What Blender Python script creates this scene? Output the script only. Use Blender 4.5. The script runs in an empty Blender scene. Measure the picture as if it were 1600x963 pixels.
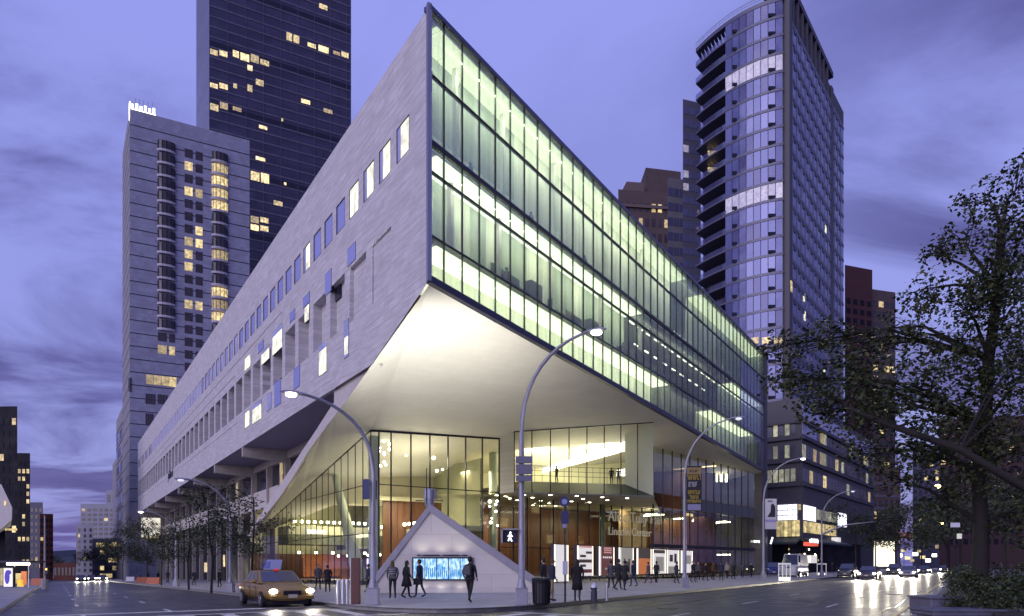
import bpy, math, random
from mathutils import Vector, Matrix

# ------------------------------------------------------------------ camera, world, light
S = bpy.context.scene
col = S.collection
rnd = random.Random(11)
FP, CX, HY, CH = 1067.0, 800.0, 882.0, 1.65      # focal length and principal point in photo pixels, eye height
cam = bpy.data.cameras.new('camera'); camo = bpy.data.objects.new('camera', cam); col.objects.link(camo)
camo.location = (0, 0, CH); camo.rotation_euler = (math.pi / 2, 0, 0)
cam.sensor_width = 36; cam.lens = FP / 1600 * 36; cam.shift_y = (HY - 481.5) / 1600
cam.clip_start = .1; cam.clip_end = 6000
S.camera = camo
S.view_settings.view_transform = 'Standard'; S.view_settings.look = 'None'
S.view_settings.exposure = 0; S.view_settings.gamma = 1
S.cycles.max_bounces = 8; S.cycles.diffuse_bounces = 3; S.cycles.glossy_bounces = 4
S.cycles.transmission_bounces = 6; S.cycles.transparent_max_bounces = 28
S.cycles.sample_clamp_indirect = 4; S.cycles.use_denoising = True
S.cycles.caustics_reflective = False; S.cycles.caustics_refractive = False

SUN_EL, SUN_AZ = 16, 218          # soft glow added to brighten the side-street wall, behind the camera to the left
w = bpy.data.worlds.new('World'); S.world = w; w.use_nodes = True
nt = w.node_tree; nt.nodes.clear(); N = nt.nodes.new; LK = nt.links.new
def wm(op, a, b=None, c=None, clamp=False):
    n = N('ShaderNodeMath'); n.operation = op; n.use_clamp = clamp
    for i, v in enumerate((a, b, c)):
        if v is None: continue
        if isinstance(v, (int, float)): n.inputs[i].default_value = v
        else: LK(v, n.inputs[i])
    return n.outputs[0]
def wmix(f, a, b):
    n = N('ShaderNodeMix'); n.data_type = 'RGBA'
    for s, v in ((n.inputs['Factor'], f), (n.inputs[6], a), (n.inputs[7], b)):
        if isinstance(v, tuple): s.default_value = (*v, 1)
        elif isinstance(v, (int, float)): s.default_value = v
        else: LK(v, s)
    return n.outputs[2]
tc = N('ShaderNodeTexCoord'); sep = N('ShaderNodeSeparateXYZ'); LK(tc.outputs['Generated'], sep.inputs[0])
zz = wm('MAXIMUM', sep.outputs[2], 0)
den = wm('ADD', zz, .12)
cmb = N('ShaderNodeCombineXYZ'); LK(wm('DIVIDE', sep.outputs[0], den), cmb.inputs[0]); LK(wm('DIVIDE', sep.outputs[1], den), cmb.inputs[1])
mp = N('ShaderNodeMapping'); LK(cmb.outputs[0], mp.inputs[0])
mp.inputs['Rotation'].default_value = (0, 0, math.radians(-32)); mp.inputs['Scale'].default_value = (.62, .95, 1); mp.inputs['Location'].default_value = (3.3, 1.2, 0)
nz = N('ShaderNodeTexNoise'); LK(mp.outputs[0], nz.inputs['Vector']); nz.inputs['Scale'].default_value = 1.15; nz.inputs['Detail'].default_value = 7; nz.inputs['Roughness'].default_value = .56; nz.inputs['Distortion'].default_value = .6
cl = N('ShaderNodeMapRange'); cl.interpolation_type = 'SMOOTHSTEP'; LK(nz.outputs[0], cl.inputs[0]); cl.inputs[1].default_value = .37; cl.inputs[2].default_value = .58
nz2 = N('ShaderNodeTexNoise'); LK(mp.outputs[0], nz2.inputs['Vector']); nz2.inputs['Scale'].default_value = 3.1; nz2.inputs['Detail'].default_value = 6
g = wm('POWER', zz, .6)
clear = wmix(g, (.28, .30, .66), (.31, .345, .92))
cloud = wmix(nz2.outputs[0], (.045, .04, .22), (.16, .15, .46))
low = N('ShaderNodeMapRange'); LK(zz, low.inputs[0]); low.inputs[1].default_value = .0; low.inputs[2].default_value = .45; low.inputs[3].default_value = .85; low.inputs[4].default_value = 1.0
side_ = wm('ABSOLUTE', wm('ADD', sep.outputs[0], -.05))
cov = N('ShaderNodeMapRange'); LK(side_, cov.inputs[0]); cov.inputs[1].default_value = .12; cov.inputs[2].default_value = .55; cov.inputs[3].default_value = .22; cov.inputs[4].default_value = 1.25
skyc = wmix(wm('MULTIPLY', wm('MULTIPLY', cl.outputs[0], low.outputs[0]), cov.outputs[0], None, True), clear, cloud)
sky = N('ShaderNodeTexSky'); sky.sky_type = 'NISHITA'; sky.sun_disc = False
sky.sun_elevation = math.radians(SUN_EL * .1); sky.sun_rotation = math.radians(SUN_AZ)
ad = N('ShaderNodeMix'); ad.data_type = 'RGBA'; ad.blend_type = 'ADD'; ad.inputs['Factor'].default_value = .03
LK(skyc, ad.inputs[6]); LK(sky.outputs[0], ad.inputs[7])
bg = N('ShaderNodeBackground'); LK(ad.outputs[2], bg.inputs[0]); bg.inputs[1].default_value = .98
wo = N('ShaderNodeOutputWorld'); LK(bg.outputs[0], wo.inputs[0])

sun = bpy.data.lights.new('sun', 'SUN'); suno = bpy.data.objects.new('sun', sun); col.objects.link(suno)
sun.energy = 1.85; sun.angle = math.radians(50); sun.color = (.88, .82, 1.0)
a = math.radians(SUN_AZ)
sd = Vector((math.sin(a) * math.cos(math.radians(SUN_EL)), math.cos(a) * math.cos(math.radians(SUN_EL)), math.sin(math.radians(SUN_EL))))
suno.rotation_euler = (-sd).to_track_quat('-Z', 'Y').to_euler(); suno.location = sd * 60

# ------------------------------------------------------------------ materials
MATS = {}
def mat(name, c, rough=.6, metal=0., var=0., vscale=1., bump=0., emis=None, es=0., stretch=None, randv=0., sample=True, spec=.5, alpha=None):
    if name in MATS: return MATS[name]
    m = bpy.data.materials.new(name); m.use_nodes = True; MATS[name] = m
    t = m.node_tree; b = t.nodes['Principled BSDF']
    b.inputs['Base Color'].default_value = (*c, 1); b.inputs['Roughness'].default_value = rough; b.inputs['Metallic'].default_value = metal
    b.inputs['Specular IOR Level'].default_value = spec
    if var or bump:
        ge = t.nodes.new('ShaderNodeNewGeometry'); n = t.nodes.new('ShaderNodeTexNoise'); n.inputs['Scale'].default_value = vscale; n.inputs['Detail'].default_value = 6
        n.inputs['Roughness'].default_value = .6
        if stretch:
            mpn = t.nodes.new('ShaderNodeMapping'); mpn.inputs['Scale'].default_value = stretch; t.links.new(ge.outputs['Position'], mpn.inputs[0]); t.links.new(mpn.outputs[0], n.inputs['Vector'])
        else: t.links.new(ge.outputs['Position'], n.inputs['Vector'])
        if var:
            r = t.nodes.new('ShaderNodeMapRange'); r.inputs[1].default_value = .3; r.inputs[2].default_value = .7; r.inputs[3].default_value = 1 - var; r.inputs[4].default_value = 1 + var
            t.links.new(n.outputs[0], r.inputs[0])
            mu = t.nodes.new('ShaderNodeVectorMath'); mu.operation = 'SCALE'; mu.inputs[0].default_value = c; t.links.new(r.outputs[0], mu.inputs['Scale'])
            t.links.new(mu.outputs[0], b.inputs['Base Color'])
            r2 = t.nodes.new('ShaderNodeMapRange'); r2.inputs[1].default_value = .3; r2.inputs[2].default_value = .7; r2.inputs[3].default_value = max(0, rough - .12); r2.inputs[4].default_value = min(1, rough + .12)
            t.links.new(n.outputs[0], r2.inputs[0]); t.links.new(r2.outputs[0], b.inputs['Roughness'])
        if bump:
            bp = t.nodes.new('ShaderNodeBump'); bp.inputs['Strength'].default_value = bump; bp.inputs['Distance'].default_value = .02
            t.links.new(n.outputs[0], bp.inputs['Height']); t.links.new(bp.outputs[0], b.inputs['Normal'])
    if emis:
        b.inputs['Emission Color'].default_value = (*emis, 1); b.inputs['Emission Strength'].default_value = es
        if randv:
            oi = t.nodes.new('ShaderNodeObjectInfo'); r = t.nodes.new('ShaderNodeMapRange'); r.inputs[3].default_value = es * (1 - randv); r.inputs[4].default_value = es * (1 + randv * .6)
            ge = t.nodes.new('ShaderNodeNewGeometry'); n = t.nodes.new('ShaderNodeTexNoise'); n.inputs['Scale'].default_value = 1.4; t.links.new(ge.outputs['Position'], n.inputs['Vector'])
            k = t.nodes.new('ShaderNodeMath'); k.operation = 'MULTIPLY'; t.links.new(oi.outputs['Random'], r.inputs[0]); t.links.new(r.outputs[0], k.inputs[0])
            r3 = t.nodes.new('ShaderNodeMapRange'); r3.inputs[1].default_value = .35; r3.inputs[2].default_value = .65; r3.inputs[3].default_value = .45; r3.inputs[4].default_value = 1.5; t.links.new(n.outputs[0], r3.inputs[0])
            t.links.new(r3.outputs[0], k.inputs[1]); t.links.new(k.outputs[0], b.inputs['Emission Strength'])
    if not sample: m.cycles.emission_sampling = 'NONE'
    return m

def stone(name, c, d, cell=(1.5, .5), streak=(.35, 5.), var=.16, groove=.55, rough=.7, tint=.1):
    """stone cladding with joints; d is the horizontal run of the wall in plan (None: a ceiling, laid in plan)"""
    if name in MATS: return MATS[name]
    m = bpy.data.materials.new(name); m.use_nodes = True; MATS[name] = m
    t = m.node_tree; b = t.nodes['Principled BSDF']; b.inputs['Roughness'].default_value = rough
    ge = t.nodes.new('ShaderNodeNewGeometry'); cb = t.nodes.new('ShaderNodeCombineXYZ')
    if d is None: dd, e = (.832, .554, 0), (-.554, .832, 0)
    else: dd, e = (d[0], d[1], 0), (0, 0, 1)
    for i, v in enumerate((dd, e)):
        q = t.nodes.new('ShaderNodeVectorMath'); q.operation = 'DOT_PRODUCT'; q.inputs[1].default_value = v
        t.links.new(ge.outputs['Position'], q.inputs[0]); t.links.new(q.outputs['Value'], cb.inputs[i])
    br = t.nodes.new('ShaderNodeTexBrick'); br.inputs['Scale'].default_value = 1; br.inputs['Brick Width'].default_value = cell[0]; br.inputs['Row Height'].default_value = cell[1]
    br.inputs['Mortar Size'].default_value = .012; br.inputs['Mortar Smooth'].default_value = .2; br.inputs['Bias'].default_value = 0
    br.inputs['Color1'].default_value = (1 + tint * .8, 1 + tint * .8, 1 + tint * .8, 1); br.inputs['Color2'].default_value = (1 - tint, 1 - tint, 1 - tint, 1); br.inputs['Mortar'].default_value = (groove,) * 3 + (1,)
    t.links.new(cb.outputs[0], br.inputs['Vector'])
    mpn = t.nodes.new('ShaderNodeMapping'); mpn.inputs['Scale'].default_value = (streak[0], streak[1], 1); t.links.new(cb.outputs[0], mpn.inputs[0])
    n = t.nodes.new('ShaderNodeTexNoise'); n.inputs['Scale'].default_value = 1; n.inputs['Detail'].default_value = 8; n.inputs['Roughness'].default_value = .62; t.links.new(mpn.outputs[0], n.inputs['Vector'])
    r = t.nodes.new('ShaderNodeMapRange'); r.inputs[1].default_value = .3; r.inputs[2].default_value = .7; r.inputs[3].default_value = 1 - var; r.inputs[4].default_value = 1 + var; t.links.new(n.outputs[0], r.inputs[0])
    v1 = t.nodes.new('ShaderNodeVectorMath'); v1.operation = 'SCALE'; t.links.new(br.outputs['Color'], v1.inputs[0]); t.links.new(r.outputs[0], v1.inputs['Scale'])
    v2 = t.nodes.new('ShaderNodeVectorMath'); v2.operation = 'MULTIPLY'; v2.inputs[1].default_value = c; t.links.new(v1.outputs[0], v2.inputs[0]); t.links.new(v2.outputs[0], b.inputs['Base Color'])
    bp = t.nodes.new('ShaderNodeBump'); bp.inputs['Strength'].default_value = .4; bp.inputs['Distance'].default_value = .03; t.links.new(v1.outputs[0], bp.inputs['Height']); t.links.new(bp.outputs[0], b.inputs['Normal'])
    return m

def glass(name, tint, refl=.12, milky=0., mc=(.7, .8, .6), rough=.03, edge=.6):
    if name in MATS: return MATS[name]
    m = bpy.data.materials.new(name); m.use_nodes = True; MATS[name] = m
    t = m.node_tree; t.nodes.clear(); nn = t.nodes.new
    o = nn('ShaderNodeOutputMaterial'); tr = nn('ShaderNodeBsdfTransparent'); tr.inputs[0].default_value = (*tint, 1)
    gl = nn('ShaderNodeBsdfGlossy'); gl.inputs['Roughness'].default_value = rough; gl.inputs[0].default_value = (.9, .92, 1, 1)
    fr = nn('ShaderNodeLayerWeight'); fr.inputs[0].default_value = .35
    mr = nn('ShaderNodeMapRange'); mr.inputs[3].default_value = refl; mr.inputs[4].default_value = edge; t.links.new(fr.outputs['Fresnel'], mr.inputs[0])
    mx = nn('ShaderNodeMixShader'); t.links.new(mr.outputs[0], mx.inputs[0]); t.links.new(gl.outputs[0], mx.inputs[2])
    if milky:
        tl = nn('ShaderNodeBsdfTranslucent'); tl.inputs[0].default_value = (*mc, 1); df = nn('ShaderNodeBsdfDiffuse'); df.inputs[0].default_value = (*mc, 1)
        m0 = nn('ShaderNodeMixShader'); m0.inputs[0].default_value = .3; t.links.new(tl.outputs[0], m0.inputs[1]); t.links.new(df.outputs[0], m0.inputs[2])
        ge = nn('ShaderNodeNewGeometry'); mpn = nn('ShaderNodeMapping'); mpn.inputs['Scale'].default_value = (2.2, 2.2, .12); n = nn('ShaderNodeTexNoise'); n.inputs['Scale'].default_value = 1; n.inputs['Detail'].default_value = 4
        t.links.new(ge.outputs['Position'], mpn.inputs[0]); t.links.new(mpn.outputs[0], n.inputs['Vector'])
        r = nn('ShaderNodeMapRange'); r.inputs[1].default_value = .3; r.inputs[2].default_value = .7; r.inputs[3].default_value = milky * .5; r.inputs[4].default_value = min(1, milky * 1.6); t.links.new(n.outputs[0], r.inputs[0])
        m1 = nn('ShaderNodeMixShader'); t.links.new(r.outputs[0], m1.inputs[0]); t.links.new(tr.outputs[0], m1.inputs[1]); t.links.new(m0.outputs[0], m1.inputs[2]); t.links.new(m1.outputs[0], mx.inputs[1])
    else: t.links.new(tr.outputs[0], mx.inputs[1])
    t.links.new(mx.outputs[0], o.inputs[0])
    return m

# ------------------------------------------------------------------ mesh helpers
def tag(o, label=None, cat=None, group=None, kind=None):
    if label: o['label'] = label
    if cat: o['category'] = cat
    if group: o['group'] = group
    if kind: o['kind'] = kind
    return o
def thing(name, label, cat, loc=(0, 0, 0), group=None, rz=0.):
    o = bpy.data.objects.new(name, None); col.objects.link(o); o.location = loc; o.rotation_euler = (0, 0, rz); o.empty_display_size = .3
    return tag(o, label, cat, group)
def base(o):
    v = Vector((0, 0, 0))
    while o is not None:
        v += o.location; o = o.parent
    return v
class MB:
    def __init__(s): s.v = []; s.f = []; s.m = []
    def add(s, vs, fs, mi=0):
        k = len(s.v); s.v += [tuple(p) for p in vs]; s.f += [tuple(i + k for i in q) for q in fs]; s.m += [mi] * len(fs); return s
    def poly(s, pts, mi=0): return s.add(pts, [tuple(range(len(pts)))], mi)
    def box(s, x0, x1, y0, y1, z0, z1, mi=0):
        return s.add([(x0, y0, z0), (x1, y0, z0), (x1, y1, z0), (x0, y1, z0), (x0, y0, z1), (x1, y0, z1), (x1, y1, z1), (x0, y1, z1)],
                     [(0, 3, 2, 1), (4, 5, 6, 7), (0, 1, 5, 4), (1, 2, 6, 5), (2, 3, 7, 6), (3, 0, 4, 7)], mi)
    def fbox(s, fr, s0, s1, n0, n1, z0, z1, mi=0):
        p = [fr.pt(a_, b_, c_) for c_ in (z0, z1) for a_, b_ in ((s0, n0), (s1, n0), (s1, n1), (s0, n1))]
        return s.add(p, [(0, 3, 2, 1), (4, 5, 6, 7), (0, 1, 5, 4), (1, 2, 6, 5), (2, 3, 7, 6), (3, 0, 4, 7)], mi)
    def prism(s, pl, off, mi=0):
        """closed polygon pl (3D points) swept by the vector off"""
        n = len(pl); q = [Vector(p) for p in pl]; q += [p + Vector(off) for p in q]
        return s.add(q, [tuple(range(n)), tuple(range(2 * n - 1, n - 1, -1))] + [(i, (i + 1) % n, n + (i + 1) % n, n + i) for i in range(n)], mi)
    def tube(s, pts, r, n=8, mi=0, cap=True):
        pts = [Vector(p) for p in pts]; rs = r if isinstance(r, (list, tuple)) else [r] * len(pts); k = len(s.v); ref = Vector((0, 0, 1))
        for i, p in enumerate(pts):
            d = (pts[min(i + 1, len(pts) - 1)] - pts[max(i - 1, 0)]).normalized()
            u = d.cross(ref)
            if u.length < .1: u = d.cross(Vector((0, 1, 0)))
            u.normalize(); v = d.cross(u).normalized()
            for j in range(n):
                t = 2 * math.pi * j / n; s.v.append(tuple(p + (u * math.cos(t) + v * math.sin(t)) * rs[i]))
        for i in range(len(pts) - 1):
            for j in range(n):
                s.f.append((k + i * n + j, k + i * n + (j + 1) % n, k + (i + 1) * n + (j + 1) % n, k + (i + 1) * n + j)); s.m.append(mi)
        if cap:
            s.f += [tuple(range(k, k + n)), tuple(range(k + (len(pts) - 1) * n, k + len(pts) * n))]; s.m += [mi, mi]
        return s
    def lathe(s, c, prof, n=14, mi=0):
        k = len(s.v); c = Vector(c)
        for r, z in prof:
            for j in range(n):
                t = 2 * math.pi * j / n; s.v.append((c.x + r * math.cos(t), c.y + r * math.sin(t), c.z + z))
        for i in range(len(prof) - 1):
            for j in range(n):
                s.f.append((k + i * n + j, k + i * n + (j + 1) % n, k + (i + 1) * n + (j + 1) % n, k + (i + 1) * n + j)); s.m.append(mi)
        s.f += [tuple(range(k, k + n)), tuple(range(k + (len(prof) - 1) * n, k + len(prof) * n))]; s.m += [mi, mi]
        return s
    def ball(s, c, r, mi=0, n=10, m=6, sc=(1, 1, 1)):
        k = len(s.v); c = Vector(c)
        for i in range(m + 1):
            ph = math.pi * i / m
            for j in range(n):
                t = 2 * math.pi * j / n; s.v.append((c.x + r * sc[0] * math.sin(ph) * math.cos(t), c.y + r * sc[1] * math.sin(ph) * math.sin(t), c.z + r * sc[2] * math.cos(ph)))
        for i in range(m):
            for j in range(n):
                s.f.append((k + i * n + j, k + i * n + (j + 1) % n, k + (i + 1) * n + (j + 1) % n, k + (i + 1) * n + j)); s.m.append(mi)
        return s
    def mesh(s, name, mats):
        me = bpy.data.meshes.new(name); me.from_pydata(s.v, [], s.f)
        for q in (mats if isinstance(mats, (list, tuple)) else [mats]): me.materials.append(q)
        if any(s.m): me.polygons.foreach_set('material_index', s.m)
        return me
    def build(s, name, mats, parent=None, world=True, smooth=False, bevel=0):
        if parent is not None and world:
            b = base(parent); s.v = [(p[0] - b.x, p[1] - b.y, p[2] - b.z) for p in s.v]
        me = s.mesh(name, mats); me.update()
        if smooth: me.polygons.foreach_set('use_smooth', [True] * len(me.polygons))
        o = bpy.data.objects.new(name, me); col.objects.link(o); o.parent = parent
        if bevel:
            q = o.modifiers.new('bevel', 'BEVEL'); q.width = bevel; q.segments = 2; q.limit_method = 'ANGLE'; q.angle_limit = .6
        return o
class Fr:
    """a wall line in plan: s runs along it, n outward from it (towards the street)"""
    def __init__(s, o, d, out=1):
        l = math.hypot(*d); s.o = o; s.d = (d[0] / l, d[1] / l); s.out = out; s.n = (-s.d[1] * out, s.d[0] * out); s.ang = math.atan2(s.d[1], s.d[0])
    def pt(s, a_, n=0, z=0): return (s.o[0] + s.d[0] * a_ + s.n[0] * n, s.o[1] + s.d[1] * a_ + s.n[1] * n, z)
    def s_at(s, px, n=0):
        x, y, _ = s.pt(0, n); u = (px - CX) / FP; return (x - u * y) / (u * s.d[1] - s.d[0])
    def sz(s, px, py, n=0):
        a_ = s.s_at(px, n); return a_, CH + (HY - py) / FP * s.pt(a_, n)[1]
    def px(s, px, py, n=0): a_, z = s.sz(px, py, n); return s.pt(a_, n, z)
CUBES = {}
def piece(name, m, parent, fr, s0, s1, n0, n1, z0, z1):
    """a box-shaped part on a wall, sharing one mesh per material"""
    me = CUBES.get(m.name)
    if me is None:
        me = CUBES[m.name] = MB().box(-.5, .5, -.5, .5, -.5, .5).mesh('piece_' + m.name, m)
    o = bpy.data.objects.new(name, me); col.objects.link(o); o.parent = parent
    b = base(parent) if parent else Vector((0, 0, 0))
    o.location = Vector(fr.pt((s0 + s1) / 2, (n0 + n1) / 2, (z0 + z1) / 2)) - b
    o.rotation_euler = (0, 0, fr.ang); o.scale = (abs(s1 - s0), abs(n1 - n0), abs(z1 - z0))
    return o
def at(px, py, Y): return Vector(((px - CX) / FP * Y, Y, CH + (HY - py) / FP * Y))
def wall_grid(mb, fr, s0, s1, z0, z1, holes, mi=0, n=0, mr=None):
    """a wall face with rectangular openings (s0,s1,z0,z1,depth), reveals included"""
    ss = sorted({round(v, 3) for v in [s0, s1] + [h[0] for h in holes] + [h[1] for h in holes] if s0 <= v <= s1})
    zs = sorted({round(v, 3) for v in [z0, z1] + [h[2] for h in holes] + [h[3] for h in holes] if z0 <= v <= z1})
    for i in range(len(ss) - 1):
        a_ = (ss[i] + ss[i + 1]) / 2; hh = [h for h in holes if h[0] < a_ < h[1]]; run = None
        for j in range(len(zs) - 1):
            c_ = (zs[j] + zs[j + 1]) / 2; inside = any(h[2] < c_ < h[3] for h in hh)
            if not inside and run is None: run = zs[j]
            if run is not None and (inside or j == len(zs) - 2):
                top = zs[j] if inside else zs[j + 1]
                mb.poly([fr.pt(ss[i], n, run), fr.pt(ss[i + 1], n, run), fr.pt(ss[i + 1], n, top), fr.pt(ss[i], n, top)], mi); run = None
    k = mi if mr is None else mr
    for a0, a1, c0, c1, dp in holes:
        for q in (((a0, c0), (a1, c0)), ((a1, c0), (a1, c1)), ((a1, c1), (a0, c1)), ((a0, c1), (a0, c0))):
            mb.poly([fr.pt(q[0][0], n, q[0][1]), fr.pt(q[1][0], n, q[1][1]), fr.pt(q[1][0], n - dp, q[1][1]), fr.pt(q[0][0], n - dp, q[0][1])], k)
def copy_tree(o, parent=None):
    c = o.copy(); col.objects.link(c); c.parent = parent
    for ch in KIDS.get(o.name, []): copy_tree(ch, c)
    return c
KIDS = {}
def index_kids(o):
    for q in col.objects:
        if q.parent is not None: KIDS.setdefault(q.parent.name, [])
    for q in list(col.objects):
        if q.parent is not None and q not in KIDS[q.parent.name]: KIDS[q.parent.name].append(q)
def family(o): 
    """all objects under o"""
    r = [q for q in col.objects if q.parent == o]; return r + [z for q in r for z in family(q)]
def lamp(name, kind, loc, energy, color=(1, .9, .75), target=None, size=.3, spot=60, blend=.6, parent=None, world=True, ssy=None):
    l = bpy.data.lights.new(name, kind); l.energy = energy; l.color = color
    if kind == 'SPOT': l.spot_size = math.radians(spot); l.spot_blend = blend; l.shadow_soft_size = size
    elif kind == 'AREA':
        l.size = size
        if ssy: l.shape = 'RECTANGLE'; l.size_y = ssy
    else: l.shadow_soft_size = size
    o = bpy.data.objects.new(name, l); col.objects.link(o); loc = Vector(loc)
    if target is not None: o.rotation_euler = (Vector(target) - loc).to_track_quat('-Z', 'Y').to_euler()
    if parent is not None:
        o.parent = parent
        if world: loc = loc - base(parent)
    o.location = loc
    return o

# ------------------------------------------------------------------ layout
dL, dR = (-.554, .832), (.554, .832)
nLx, nLy = .832, .554
CORNER = (-4.6, 38.0)
K = (-2.56, 20.27)                                 # where the two kerb lines would meet
FL, FRR = Fr(CORNER, dL, 1), Fr(CORNER, dR, -1)
def ground(x, y):
    """road level: West 65th Street falls gently away from the avenue"""
    px, py = x - K[0], y - K[1]; a_ = px * nLx + py * nLy; s_ = px * dL[0] + py * dL[1]
    return -.014 * min(max(0., s_ - .42 * max(0., a_) - 6), 320)
def gp(x, y, dz=.15): return (x, y, ground(x, y) + dz)
def foot(px, py, lift=.15):
    """the ground point seen at a photo pixel"""
    Y = 26.
    for _ in range(60):
        u = (px - CX) / FP; zt = ground(u * Y, Y) + lift; Y = .5 * Y + .5 * min(400, (CH - zt) * FP / max(1, py - HY))
    return (u * Y, Y, ground(u * Y, Y) + lift)

M_ = mat
asphalt = mat('asphalt', (.045, .045, .052), .42, var=.35, vscale=.9, bump=.25)
paint = mat('road_paint', (.62, .6, .56), .5, var=.25, vscale=3)
ypaint = mat('yellow_road_paint', (.55, .42, .12), .5, var=.25, vscale=3)
pave = stone('pavement_concrete', (.34, .33, .34), None, cell=(1.6, 1.6), streak=(.6, .6), var=.18, groove=.6, rough=.6)
kerbm = mat('kerb_granite', (.30, .29, .30), .6, var=.2, vscale=4)
lime = stone('travertine', (.54, .52, .53), dL, cell=(1.5, .46), streak=(.55, 5.5), var=.20, groove=.70, tint=.08)
limes = mat('travertine_trim', (.55, .51, .49), .7, var=.1, vscale=3)
soff = stone('soffit_stone', (.62, .60, .55), None, cell=(2.4, .8), streak=(.5, .5), var=.03, groove=.80, rough=.6, tint=.025)
conc = mat('old_concrete', (.36, .33, .30), .75, var=.15, vscale=1.5)
darkm = mat('dark_metal', (.03, .03, .05), .4, metal=.6)
steel = mat('brushed_steel', (.45, .46, .5), .35, metal=.8)
polem = mat('galvanised_steel', (.30, .30, .36), .5, metal=.3, var=.1, vscale=5)
bluew = mat('painted_sky_glass', (.33, .36, .68), .25, metal=.15)  # reflected sky painted in as a blue base colour
litw = mat('lit_blind', (.6, .6, .5), .7, emis=(1., .98, .62), es=.85, randv=.12, sample=False)
litwarm = mat('lit_room_warm', (.4, .3, .2), .7, emis=(1., .80, .38), es=1.0, randv=.75, sample=False)
darkw = mat('dark_window_glass', (.025, .025, .045), .12, metal=.0, spec=.9)
wood = mat('red_wood_panelling', (.105, .042, .022), .4, var=.3, vscale=.5, stretch=(3, 3, .12), bump=.1)

# ------------------------------------------------------------------ ground, roads, pavements
def sheet(name, m, rows, kind='structure', dz=0.):
    """rows of plan points, lifted on to the ground"""
    mb = MB(); n = len(rows[0])
    for r in rows:
        for p in r: mb.v.append((p[0], p[1], ground(*p) + dz))
    for i in range(len(rows) - 1):
        for j in range(n - 1): mb.f.append((i * n + j, i * n + j + 1, (i + 1) * n + j + 1, (i + 1) * n + j)); mb.m.append(0)
    o = mb.build(name, m); o['kind'] = kind; return o
def obl(a_, b_): return (K[0] + dL[0] * a_ + dR[0] * b_, K[1] + dL[1] * a_ + dR[1] * b_)
xs = [-900, -500, -300, -220] + list(range(-180, 181, 6)) + [220, 300, 500, 900]
ys = [-200, -60, -20] + list(range(0, 330, 6)) + [360, 420, 520, 700, 1000, 1600]
sheet('road', asphalt, [[(x, y) for x in xs] for y in ys])
# the block on which the arts building stands, rounded at the street corner
T = [0, .125, .25, .375, .5, .625, .75, .875, 1]
arc = []
for t in T:
    a0, b0 = 7 * (1 - t) ** 2, 7 * t ** 2
    arc.append(obl(a0, b0))
left_run = [obl(s_, 0) for s_ in (260, 160, 100, 60, 40, 25, 14)] + arc + [obl(0, s_) for s_ in (14, 25, 40, 60, 88)]
def oblique(p):
    px, py = p[0] - K[0], p[1] - K[1]; det = dL[0] * dR[1] - dR[0] * dL[1]
    return (px * dR[1] - dR[0] * py) / det, (dL[0] * py - dL[1] * px) / det
rows = []
for k in (0, 2, 4, 8, 12, 20, 34, 60):
    rows.append([obl(a_ + k, b_ + k) for a_, b_ in map(oblique, left_run)])
o = sheet('pavement', pave, rows, dz=.15)
def kerb(name, pts, m=kerbm, w_=.16, h=.15, side=1):
    mb = MB()
    for i in range(len(pts) - 1):
        (x0, y0), (x1, y1) = pts[i], pts[i + 1]; l = math.hypot(x1 - x0, y1 - y0); nx, ny = -(y1 - y0) / l * side * w_, (x1 - x0) / l * side * w_
        g0, g1 = ground(x0, y0), ground(x1, y1)
        q = [(x0, y0, g0 - .05), (x1, y1, g1 - .05), (x1, y1, g1 + h + .006), (x0, y0, g0 + h + .006)]
        mb.poly(q); mb.poly([q[3], q[2], (x1 + nx, y1 + ny, g1 + h + .006), (x0 + nx, y0 + ny, g0 + h + .006)])
    o = mb.build(name, m); o['kind'] = 'structure'; return o
kerb('kerb', left_run, side=-1)
# south side of 65th Street
def off65(s_, n_): return (-17.7 + 0 + dL[0] * s_ - nLx * n_, 23.6 + dL[1] * s_ - nLy * n_)
SL = [-30, -20, -10, 0, 12, 24, 36, 48, 70, 100, 150, 220, 300]
sheet('pavement', pave, [[off65(s_, n_) for s_ in SL] for n_ in (0, 4, 8, 14, 30, 60)], dz=.15)
kerb('kerb', [off65(s_, 0) for s_ in SL], side=1)
# the planted median of Broadway
def offB(s_, n_): return (12.8 + dR[0] * s_ + nLx * n_, 21.7 + dR[1] * s_ - nLy * n_)
SB = [-14, -8, 0, 12, 24, 40, 60, 90, 130, 180, 250]
sheet('pavement', mat('median_paving', (.13, .125, .12), .7, var=.25, vscale=1.2), [[offB(s_, n_) for s_ in SB] for n_ in (0, 2, 6, 12, 30)], dz=.15)
kerb('kerb', [offB(s_, 0) for s_ in SB], side=-1)
# beyond 66th Street, the next blocks on the left of Broadway
FP_ = Fr(tuple(at(1253, 880, 122)[:2]), (.63, .777), -1)
sheet('pavement', pave, [[FP_.pt(s_, n_)[:2] for s_ in (-26, 0, 40, 80, 140)] for n_ in (9, 5, 0, -20)], dz=.15)
kerb('kerb', [FP_.pt(s_, 9)[:2] for s_ in (-26, 0, 40, 80, 140)], side=1)
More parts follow.
